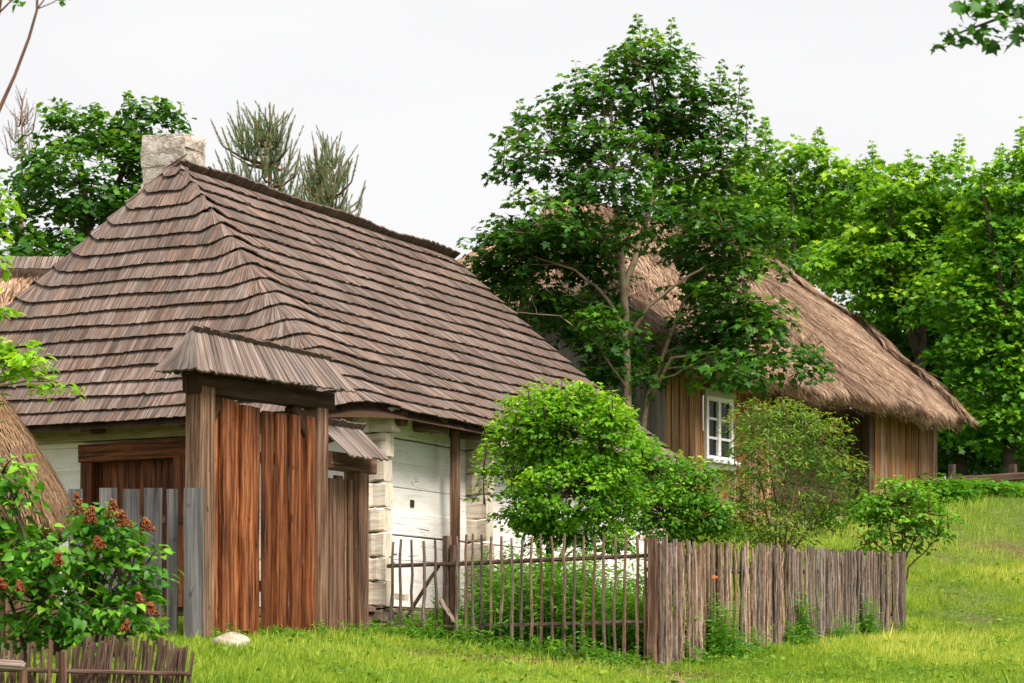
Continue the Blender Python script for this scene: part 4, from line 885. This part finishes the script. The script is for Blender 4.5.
# --- garden bushes
make_tree('leafy_bush', 'bright green rounded bush with yellow green shoots, behind the thin stick fence', 'bush', 28.2,
  [(568,435,44,40,0),(535,450,32,36,.2),(600,448,32,38,-.2),(570,490,54,36,-.3),(530,498,28,28,0),(608,490,28,36,.2),(552,404,24,14,0),(588,402,22,12,.2),(612,418,20,18,.2),(522,422,16,14,0),(565,525,40,18,0),(538,525,24,13,0),(600,535,30,18,-.1),(505,452,11,14,.1),(626,468,14,24,0),(500,428,9,9,0),(494,472,8,8,.1),(514,402,9,8,0),(541,390,9,7,.1),(580,388,11,7,-.1),(630,436,8,12,.1),(508,508,10,9,0),(634,500,10,13,0),(489,448,6,6,0),(518,470,16,14,.2)],
  [[(548,600,0,.05),(549,560,0,.045),(552,520,0,.04),(560,450,0,.02)],[(552,598,0,.03),(560,560,0,.03),(585,490,0,.015)],[(546,598,0,.03),(540,560,0,.025),(525,490,0,.012)]],
  M['bush_bright'], M['bark_dark'], lsize=0.06, pr=.15, n_leaf=22, dens=2.6, T=T_OVAL, tone=(.30,.13), topl=.36, rnd=.6,
  tips=[(548,386),(575,382),(556,392),(590,390),(520,392),(605,394),(535,390),(565,388),(625,408),(498,415),(510,400),(615,400),(528,384),(540,380),(562,380),(582,384),(596,384),(612,392),(488,440),(635,425),(484,470)], tip_h=0.42)
make_tree('leafy_bush', 'broad green bush hugging the back of the stick fence corner, below the cottage window', 'bush', 29.5,
  [(654,470,28,28,0),(688,486,34,28,-.2),(660,510,40,32,-.3),(700,518,34,24,0),(640,450,16,20,.2),(718,510,18,20,0),(630,500,26,40,.3)],
  [[(665,600,0,.04),(668,550,0,.035),(670,490,0,.02)],[(668,598,0,.03),(690,550,0,.025),(700,505,0,.012)]],
  M['bush_green'], M['bark_dark'], lsize=0.06, pr=.15, n_leaf=17, dens=2.7, T=T_OVAL, tone=(.34,.13), topl=.3, rnd=.6, tips=[(640,435),(655,444),(676,455),(705,476)], tip_h=.3)
make_tree('tall_shrub', 'tall loose olive shrub with many thin reddish stems, in front of the cottage window', 'bush', 31.5,
  [(755,420,26,26,0),(790,415,28,24,.2),(820,435,30,24,0),(770,450,36,26,-.2),(810,465,36,24,.2),(845,470,22,20,0),(745,455,20,28,.2),(760,490,32,22,0),(805,500,36,20,.2),(740,500,18,20,0),(840,495,20,18,0),(770,520,26,16,-.2),(742,522,16,18,.2),(800,525,22,14,0),(830,518,18,12,.1),(755,540,20,10,0)],
  [[(775,580,0,.02),(772,540,0,.018),(760,480,.1,.012),(750,420,.1,.006)],[(778,580,0,.02),(780,535,0,.018),(785,470,0,.012),(788,405,0,.006)],[(782,580,0,.02),(792,535,0,.018),(812,480,0,.012),(825,430,0,.006)],[(784,580,0,.02),(800,540,0,.016),(832,500,0,.01),(852,470,0,.005)],
   [(772,580,0,.02),(762,540,0,.015),(742,500,0,.01),(736,450,0,.005)],[(779,580,0,.02),(776,520,.2,.014),(770,450,.2,.008),(772,410,.2,.004)],[(780,580,0,.018),(788,520,-.2,.014),(800,460,-.2,.008),(806,420,-.2,.004)]],
  M['bush_olive'], M['bark_red'], lsize=0.085, pr=.16, n_leaf=12, dens=3.3, T=T_NARROW, tone=(.42,.2), rnd=.7, droop=.6, tips=[(782,398),(760,402),(800,404),(735,412),(835,420)], tip_h=.25, twig=False)
make_tree('small_shrub', 'small fresh green shrub at the far end of the stake fence', 'bush', 33.8,
  [(900,500,34,20,0),(880,515,26,18,.1),(925,512,24,20,-.1),(870,540,20,12,0),(905,530,30,18,0),(935,535,14,14,0),(895,488,22,12,0)],
  [[(900,610,0,.025),(900,570,0,.022),(890,530,0,.012),(880,500,0,.006)],[(901,610,0,.02),(903,570,0,.018),(915,535,0,.01),(928,505,0,.005)],[(900,600,0,.02),(898,565,0,.016),(872,540,0,.008)],[(901,600,0,.02),(902,570,0,.016),(902,520,0,.008),(900,490,0,.004)],[(901,600,0,.02),(908,568,0,.014),(935,540,0,.006)]],
  M['bush_green'], M['bark_red'], lsize=0.082, pr=.17, n_leaf=11, dens=1.7, T=T_OVAL, tone=(.42,.15), rnd=.6, tips=[(898,476),(885,482),(915,480),(930,488),(945,505)], tip_h=.3)
lil = make_tree('lilac_bush', 'lilac bush with rust brown faded flower heads in the lower left corner', 'bush', 16.5,
  [(40,600,50,40,0),(95,590,44,40,.1),(130,575,30,36,0),(15,545,34,40,.2),(10,500,22,26,.1),(60,560,40,34,-.2),(110,625,36,24,0),(-20,560,40,60,0),(140,605,18,24,0),(55,630,50,20,.1),(100,550,34,24,.1),(2,470,22,26,.1),(85,522,28,20,0),(122,526,24,20,0),(100,512,22,12,-.15),(147,560,13,28,0)],
  [[(60,760,0,.03),(62,690,0,.028),(50,620,0,.018),(20,520,0,.008)],[(75,760,0,.03),(85,690,0,.025),(105,610,0,.015),(125,550,0,.007)],[(50,760,0,.03),(35,690,0,.02),(10,600,0,.012)],[(80,760,0,.02),(100,680,0,.018),(140,610,0,.008)]],
  M['lilac'], M['bark_dark'], lsize=0.068, pr=.14, n_leaf=13, dens=1.6, T=T_HEART, tone=(.38,.15), topl=.22, rnd=.55, droop=.7)
OCT_V = np.array([(1,0,0),(-1,0,0),(0,1,0),(0,-1,0),(0,0,1),(0,0,-1)], float); OCT_F = np.array([(0,2,4),(2,1,4),(1,3,4),(3,0,4),(2,0,5),(1,2,5),(3,1,5),(0,3,5)])
for (px, py, h_, w_) in ((78,508,.20,.055),(90,518,.15,.05),(112,512,.17,.06),(124,522,.17,.06),(98,545,.11,.06),(58,562,.13,.045),(20,588,.1,.04),(3,586,.1,.04),(148,527,.12,.05),(152,612,.13,.05),(125,628,.11,.04),(140,600,.1,.04)):
    c = at(px, py, 16.15+R(-.25,.1)); h_ *= .72; w_ *= 1.1; n = 150; f = rng.random(n); th = rng.random(n)*6.28; lean = V(R(-.4,.4), R(-.3,.1), 1); ax = unit(lean)
    rr_ = w_*(1-f*.75)*np.sqrt(rng.random(n)); P = c+np.outer((f-.3)*h_, ax)+np.stack([rr_*np.cos(th), rr_*np.sin(th), 0*f], axis=1)
    sz = .0045+.0045*rng.random(n); vv = P[:,None,:]+OCT_V[None]*sz[:,None,None]*np.array([1,1,1.5]); ff = OCT_F[None]+(np.arange(n)*6)[:,None,None]
    raw_mesh('seed_head', vv.reshape(-1,3), ff.reshape(-1,3), np.repeat(rng.random(n), 8), M['rust'], lil)

# ================================================================== garden herbs, weeds, flowers, grass
def visible_band(n, x0, x1, y0, y1):
    x = x0+(x1-x0)*rng.random(n); y = y0+(y1-y0)*rng.random(n); return x, y
def house_mask(x, y, m=.1):
    rx_, ry_ = x-C0[0], y-C0[1]; t = rx_*d[0]+ry_*d[1]; q = rx_*e[0]+ry_*e[1]; inh = (t > -m)&(t < 8.6+m)&(q > -m)&(q < 7.3+m)
    rx_, ry_ = x-B0[0], y-B0[1]; t = rx_*d2[0]+ry_*d2[1]; q = -(rx_*n2[0]+ry_*n2[1]); return inh | ((t > -m)&(t < 10.6+m)&(q > -m)&(q < 7.9))
def herb_patch(name, label, spots, mat, hgt, ls, nst, kind=None, T=T_NARROW, tone=.42, cat=None):
    parts = []
    for (x, y, h, r) in spots:
        for k in range(nst):
            bx, by = x+random.gauss(0, r), y+random.gauss(0, r); 
            if house_mask(np.array([bx]), np.array([by]), 0.05)[0]: continue
            b = V(bx, by, g(bx, by)); hh = h*R(.6,1.15); tip = b+V(R(-.12,.12), R(-.12,.12), 1)*hh; n = int(9+hh*22); f = .08+.92*rng.random(n); P = b+(tip-b)*f[:,None]; th = rng.random(n)*6.28
            D = np.stack([np.cos(th), np.sin(th), .2-.5*rng.random(n)+.5*f], axis=1); N = np.tile([0,0,1.], (n,1))+rng.normal(size=(n,3))*.4
            parts.append(leaf_arrays(P, N, D, ls*(1.25-.6*f)*(.6+.7*rng.random(n)), np.clip(tone-.15+.4*f+rng.normal(size=n)*.13, 0, 1), T))
            parts.append(leaf_arrays(b[None], np.array([[0,-1.,0]]), (tip-b)[None], np.array([np.linalg.norm(tip-b)]), np.array([.3]), (np.array([(-.008,0,0),(.008,0,0),(0,1,0)]), np.array([(0,1,2)]))))
    v, f, t_ = join(parts); o = raw_mesh(name, v, f, t_, M[mat]); 
    if kind: o['kind'] = kind
    else: tag(o, label, cat)
    return o
spots = []
for i in range(58):                                        # lush herbs inside the stick fence
    px = R(462,645); dd_ = R(.3,1.9); p = fpx(px)-fn_*dd_*0+V(.1,.95,0)*dd_; spots.append((p[0], p[1], R(.65,1.1), .16))
herb_patch('garden_herbs', None, spots, 'weed', .8, .13, 16, 'stuff')
spots = []
for i in range(70):                                        # weeds along the fence feet and the walls
    s_ = R(0,1)
    if s_ < .45: p = fpx(R(385,650))+fn_*R(-.1,.35); h = R(.10,.30)
    elif s_ < .7: p = FB+d*R(0,8.9)+nn*R(.02,.25); h = R(.12,.4)
    elif s_ < .85: p = gp_(R(-.2,3.3), R(.05,.3), 0); h = R(.08,.22)
    else: p = hp(R(.2,2.2), -R(.1,.4), 0); h = R(.15,.35)
    spots.append((p[0], p[1], h, .12))
for px, t_ in ((715,.9),(705,.7),(858,6.4),(795,3.6)): p = FB+d*0; k = (px-512)/F; tt = (k*FB[1]-FB[0])/(d[0]-k*d[1]); p = FB+d*tt+nn*.12; spots += [(p[0], p[1], R(.45,.75), .07)]*2
herb_patch('weeds', None, spots, 'weed', .3, .085, 12, 'stuff')
spots = []
for i in range(70):                                        # rank growth under the wood and behind the house
    x, y = R(8.9,14), R(51.6,55); spots.append((x, y, R(.2,.5), .35))
for i in range(60): spots.append((R(8.9,12.6), R(47.6,50.6), R(.12,.30), .3))
for i in range(10): p = bp(R(4,10.5), -R(.2,.9), 0); spots.append((p[0], p[1], R(.25,.5), .2))
herb_patch('undergrowth', None, spots, 'weed', .6, .17, 14, 'stuff', T_OVAL, .36)

# grass
def grass(n, x0, x1, y0, y1, h0, h1, w, wedge=.26, hf=None, tone0=.45):
    x, y = visible_band(n, x0, x1, y0, y1); k = (np.abs(x) < y*wedge+1.0)&~house_mask(x, y)
    nz = .5+.5*np.sin(x*1.3+1.7*np.sin(y*.9))*np.sin(y*1.1+1.3*np.sin(x*.7)); bare = 1.25*np.exp(-(((x-.35)/1.25)**2+((y-24.5)/.85)**2))
    bare2 = np.exp(-(((x-1.6)/.55)**2+((y-23.3)/1.0)**2)); path = np.exp(-((x-5.9-.16*(y-30))/.45)**2)*(np.abs(y-33) < 3)*.7
    keep = rng.random(n) > np.clip(.95*bare+.9*bare2+path, 0, .93)+.15*(nz < .2); k &= keep; x, y, nz = x[k], y[k], nz[k]; m = len(x)
    tuft = np.clip(np.sin(x*5.3+2*np.sin(y*2.7))*np.sin(y*6.1+2*np.sin(x*3.9)), 0, 1); h = (h0+(h1-h0)*rng.random(m)**1.5)*(.65+.6*nz+.4*tuft)*np.where(rng.random(m) < .01, 1.7, 1)
    if hf is not None: h = h*hf(x, y)
    z = gnd(x, y)-.01; th = rng.random(m)*6.28; lean = .15+.55*rng.random(m); P = np.stack([x, y, z], axis=1)
    D = np.stack([np.cos(th)*lean, np.sin(th)*lean, np.ones(m)], axis=1); N = np.stack([np.cos(th+1.57+rng.normal(size=m)*.6), np.sin(th+1.57+rng.normal(size=m)*.6), np.zeros(m)], axis=1)
    T = (np.array([(-.5*w,0,0),(.5*w,0,0),(-.36*w,.55,.03),(.36*w,.55,.03),(0,1,.16)], float), np.array([(0,1,3),(0,3,2),(2,3,4)]))
    ton = np.clip(tone0+.30*(nz-.5)+rng.normal(size=m)*.16+.12*np.sin(x*.8+y*.35)+.14*np.sin(x*7.3+2*np.sin(y*3.1))*np.sin(y*4.7+1.5*np.sin(x*5.1)), 0, 1)
    # width must not scale with length: squeeze by per-blade size
    v, f, t_ = leaf_arrays(P, N, D, h, ton, T); return v, f, t_
gparts = [grass(260000, -5.5, 5.5, 17.5, 28, .04, .13, .075), grass(200000, 1.5, 10, 25, 40, .05, .155, .075, tone0=.58), grass(90000, 2.5, 13.5, 38, 56, .07, .22, .065, tone0=.58, hf=lambda x, y: .8+.5*np.clip((y-45)/4, 0, 1)),
          grass(12000, -8, -3, 17.5, 30, .06, .2, .08), grass(12000, -4, 4, 12, 17.6, .06, .16, .09)]
def clover(n, x0, x1, y0, y1, ls):
    x, y = visible_band(n, x0, x1, y0, y1); c_ = np.sin(x*3.1+1.3*np.sin(y*2.3))*np.sin(y*2.9+x)+.5*np.sin(x*9+y*7); k = (np.abs(x) < y*.26+1)&~house_mask(x, y)&(c_ > .15); x, y = x[k], y[k]; m = len(x); th = rng.random(m)*6.28
    P = np.stack([x, y, gnd(x, y)+.02+.09*rng.random(m)], axis=1); D = np.stack([np.cos(th), np.sin(th), .3*rng.random(m)], axis=1); N = np.tile([0,-.2,1.], (m,1))+rng.normal(size=(m,3))*.45
    return leaf_arrays(P, N, D, ls*(.5+rng.random(m)), np.clip(.14+rng.normal(size=m)*.14, 0, 1), T_OVAL)
gparts += [clover(16000, -5.5, 5.5, 18, 28, .05), clover(9000, 1.5, 10, 25, 40, .06)]
v, f, t_ = join(gparts); go_ = raw_mesh('grass', v, f, t_, M['grass']); go_['kind'] = 'stuff'
# dry litter on the bare patches
n = 15000; sel = rng.random(n) < .7; x = np.where(sel, .35, 1.6)+rng.normal(size=n)*np.where(sel, .75, .35); y = np.where(sel, 24.6, 23.3)+rng.normal(size=n)*.6; P = np.stack([x, y, gnd(x, y)+.012+.02*rng.random(n)], axis=1); th = rng.random(n)*6.28
v, f, t_ = leaf_arrays(P, np.tile([0,0,1.], (n,1))+rng.normal(size=(n,3))*.3, np.stack([np.cos(th), np.sin(th), 0*th], axis=1), .02+.05*rng.random(n), np.clip(.35+.25*rng.normal(size=n), 0, 1), T_NARROW)
lt = raw_mesh('leaf_litter', v, f, t_, M['thatch']); lt['kind'] = 'stuff'

def poppy(px, py, Y, label, group=None):
    c = at(px, py, Y); b = V(c[0], c[1], g(c[0], c[1])); r = thing('poppy', tuple(b), label, 'flower', group); m = MB(); m.tube([b, (b+c)/2+V(.02,0,0), c], [.006,.005,.004], 4); m.build('stem', M['bush_green'], r)
    th = np.arange(6)*1.047+R(0,1); D = np.stack([np.cos(th), np.sin(th)-.2, .55+0*th], axis=1); N = np.stack([-np.cos(th)*.5, -np.sin(th)*.5-.5, 1+0*th], axis=1)
    v, f, t_ = leaf_arrays(np.tile(c, (6,1)), N, D, np.full(6, .062), rng.random(6), T_HEART); raw_mesh('petals', v, f, t_, M['orange'], r)
pk = (713-512)/F; tt = (pk*FB[1]-FB[0])/(d[0]-pk*d[1]); pq = FB+d*tt+nn*.14
poppy(713, 578, pq[1], 'orange poppy open in front of the dense stake fence')
GP = 'orange poppies at the fence corner'
poppy(658, 563, 25.45, 'orange poppy half hidden behind stakes at the fence corner', GP); poppy(660, 577, 25.40, 'orange poppy half hidden behind stakes at the fence corner', GP); poppy(670, 568, 25.55, 'orange poppy half hidden behind stakes at the fence corner', GP)

def rock(name, label, c, rx, ry, rz, mat):
    n1, n2_ = 14, 9; vs = []; 
    for j in range(n2_):
        ph = math.pi*j/(n2_-1)
        for i in range(n1):
            th = 2*math.pi*i/n1; k = 1+.12*math.sin(3*th+j)+.10*math.sin(2*th-1.7*j)+R(-.05,.05); vs.append((c[0]+rx*k*math.sin(ph)*math.cos(th), c[1]+ry*k*math.sin(ph)*math.sin(th), c[2]+rz*math.cos(ph)*(1 if math.cos(ph) < 0 else .85+.1*math.sin(th*2))))
    fs = [(j*n1+i, j*n1+(i+1)%n1, (j+1)*n1+(i+1)%n1, (j+1)*n1+i) for j in range(n2_-1) for i in range(n1)]
    me = bpy.data.meshes.new(name); me.from_pydata([tuple(map(float, q)) for q in vs], [], [t[::-1] for t in fs]); me.polygons.foreach_set('use_smooth', [True]*len(me.polygons)); me.update(); o = link(name, me, mat); tag(o, label, 'rock')
c = at(232, 641, 22.6); rock('rock', 'pale flat field stone lying in grass before the tall plank gate', V(c[0], c[1], g(c[0], c[1])+.10), .175, .15, .12, M['rock'])
c = at(676, 680, 21.2); rock('rock', 'low brown stone in bare soil below the fence corner', V(c[0], c[1], g(c[0], c[1])+.02), .12, .16, .09, M['darkrock'])

# --- wattle fence and poles in the lower left corner
wf = thing('wattle_fence', tuple(at(130, 700, 15)), 'low woven wattle fence of brown twigs in the lower left corner', 'fence')
def wpt(px, py, dy=0): return at(px, py, 15.0+dy)
m = MB()
for i in range(95):
    px = 78+1.22*i+R(-1,1); yt = 640+max(0, (px-150))*.25+R(-6,6)+max(0, 90-px)*.3; p0 = wpt(px-14+R(-4,4), 745, R(-.03,.03)); p1 = wpt(px+R(-3,3), yt, R(-.04,.04)); stick(m, p0, p1, .0115, .0075, 4, 5, .008)
m.build('twigs', M['wattle'], wf)
m = MB()
for i in range(24):
    px = 2+3.2*i+R(-1,1); yt = 650+R(-8,6)-(6 if i in (15, 16) else 0); stick(m, wpt(px-4, 745), wpt(px+R(-2,2), yt, R(-.03,.03)), .013, .009, 4, 5, .008)
m.build('twigs', M['wattle'], wf)
for z_ in (672, 712):
    m = MB(); stick(m, wpt(-60, z_-4, -.05), wpt(192, z_+2, -.05), .016, .013, 12, 6, .01); m.build('rail', M['wattle'], wf)
m = MB(); m.tube([wpt(-50,664,-.35), wpt(-10,664,-.35), wpt(22,666,-.35), wpt(25,667,-.35)], [.032,.033,.032,.022], 8, .9); m.build('pole', M['shake'], wf)
for px, yt in ((24,668),(63,652),(50,640)):
    m = MB(); stick(m, wpt(px-2,760,-.2), wpt(px,yt,-.2), .030 if px != 50 else .014, .024 if px != 50 else .010, 4, 7, .006); m.build('post', M['post_brown'], wf)
# --- log rail at the edge of the wood
rf = thing('log_rail_fence', (11, 51, 3.4), 'weathered log rail fence at the edge of the dark wood right of the barn', 'fence')
m = MB(); m.beam(at(948,481,51), at(1075,473,51), .12, .17, UP, .3, 8, .012, .3); m.build('rail', M['barn_dark'], rf)
for px in (1013, 1060, 952):
    c = at(px, 470, 51.15); m = MB(); m.beam(V(c[0], c[1], 3.1), V(c[0], c[1], c[2]+.12), .13, .13, d2, .2, 3, .01); m.build('post', M['bark_dark'], rf)
# --- white umbel flowers in the tall grass
for i, (px, py) in enumerate(((958,490),(972,487),(979,493),(1002,489),(966,496),(988,495))):
    c = at(px, py, 49.2); b = V(c[0], c[1], g(c[0], c[1])); r = thing('white_umbel', tuple(b), 'white umbel flower in the tall grass at the wood edge', 'flower', 'white flowers at the wood edge'); m = MB(); m.tube([b, c], [.012,.008], 4); m.build('stem', M['weed'], r)
    n = 40; P = c+rng.normal(size=(n,3))*np.array([.085,.085,.045]); v, f, t_ = leaf_arrays(P, rng.normal(size=(n,3))+np.array([0,-.5,1]), rng.normal(size=(n,3)), np.full(n, .05), rng.random(n), T_HEART); raw_mesh('umbel', v, f, t_, M['white_petal'], r)

# ================================================================== CAMERA, SKY, LIGHT
cam = bpy.data.cameras.new('camera'); co = bpy.data.objects.new('camera', cam); COL.objects.link(co); co.rotation_euler = (math.pi/2, 0, 0)
cam.sensor_width = 36; cam.lens = 36*F/1024; cam.shift_y = (HZ-341.5)/1024; cam.clip_end = 4000; cam.clip_start = .1
cam.dof.use_dof = True; cam.dof.focus_distance = 28; cam.dof.aperture_fstop = 6.3; S.camera = co
w = bpy.data.worlds.new('World'); S.world = w; w.use_nodes = True; nt = w.node_tree; nt.nodes.clear()
EL, AZ = math.radians(54), math.radians(142)            # azimuth measured from +Y towards +X (sun behind the camera's right shoulder)
sky = nt.nodes.new('ShaderNodeTexSky'); sky.sky_type = 'NISHITA'; sky.sun_disc = False; sky.sun_elevation = EL; sky.sun_rotation = AZ; sky.dust_density = 6; sky.air_density = 1.2
hs = nt.nodes.new('ShaderNodeHueSaturation'); hs.inputs['Saturation'].default_value = .12; nt.links.new(sky.outputs[0], hs.inputs['Color'])
mx = nt.nodes.new('ShaderNodeMix'); mx.data_type = 'RGBA'; mx.inputs[0].default_value = .9; nt.links.new(hs.outputs[0], mx.inputs[6]); 
tcw = nt.nodes.new('ShaderNodeTexCoord'); mpw = nt.nodes.new('ShaderNodeMapping'); mpw.inputs['Scale'].default_value = (1, 1, 3.5); nt.links.new(tcw.outputs['Generated'], mpw.inputs[0])
nzw = nt.nodes.new('ShaderNodeTexNoise'); nzw.inputs['Scale'].default_value = 2.2; nzw.inputs['Detail'].default_value = 4; nt.links.new(mpw.outputs[0], nzw.inputs['Vector'])
crw = nt.nodes.new('ShaderNodeValToRGB'); crw.color_ramp.elements[0].position = .35; crw.color_ramp.elements[0].color = (4.25,4.25,4.32,1); crw.color_ramp.elements[1].position = .65; crw.color_ramp.elements[1].color = (4.75,4.75,4.78,1)
nt.links.new(nzw.outputs[0], crw.inputs[0]); nt.links.new(crw.outputs[0], mx.inputs[7])
bg = nt.nodes.new('ShaderNodeBackground'); bg.inputs[1].default_value = .11; nt.links.new(mx.outputs[2], bg.inputs[0]); ow = nt.nodes.new('ShaderNodeOutputWorld'); nt.links.new(bg.outputs[0], ow.inputs[0])
sl_ = bpy.data.lights.new('sun', 'SUN'); sl_.energy = 3.4; sl_.angle = math.radians(26); sl_.color = (1, .93, .82); so = bpy.data.objects.new('sun', sl_); COL.objects.link(so)
dirv = Vector((math.sin(AZ)*math.cos(EL), math.cos(AZ)*math.cos(EL), math.sin(EL))); so.rotation_euler = dirv.to_track_quat('Z', 'Y').to_euler()
S.view_settings.view_transform = 'Standard'; S.view_settings.look = 'None'; S.view_settings.gamma = 1; S.view_settings.exposure = .95
S.cycles.max_bounces = 6; S.cycles.transparent_max_bounces = 4; S.cycles.use_denoising = True
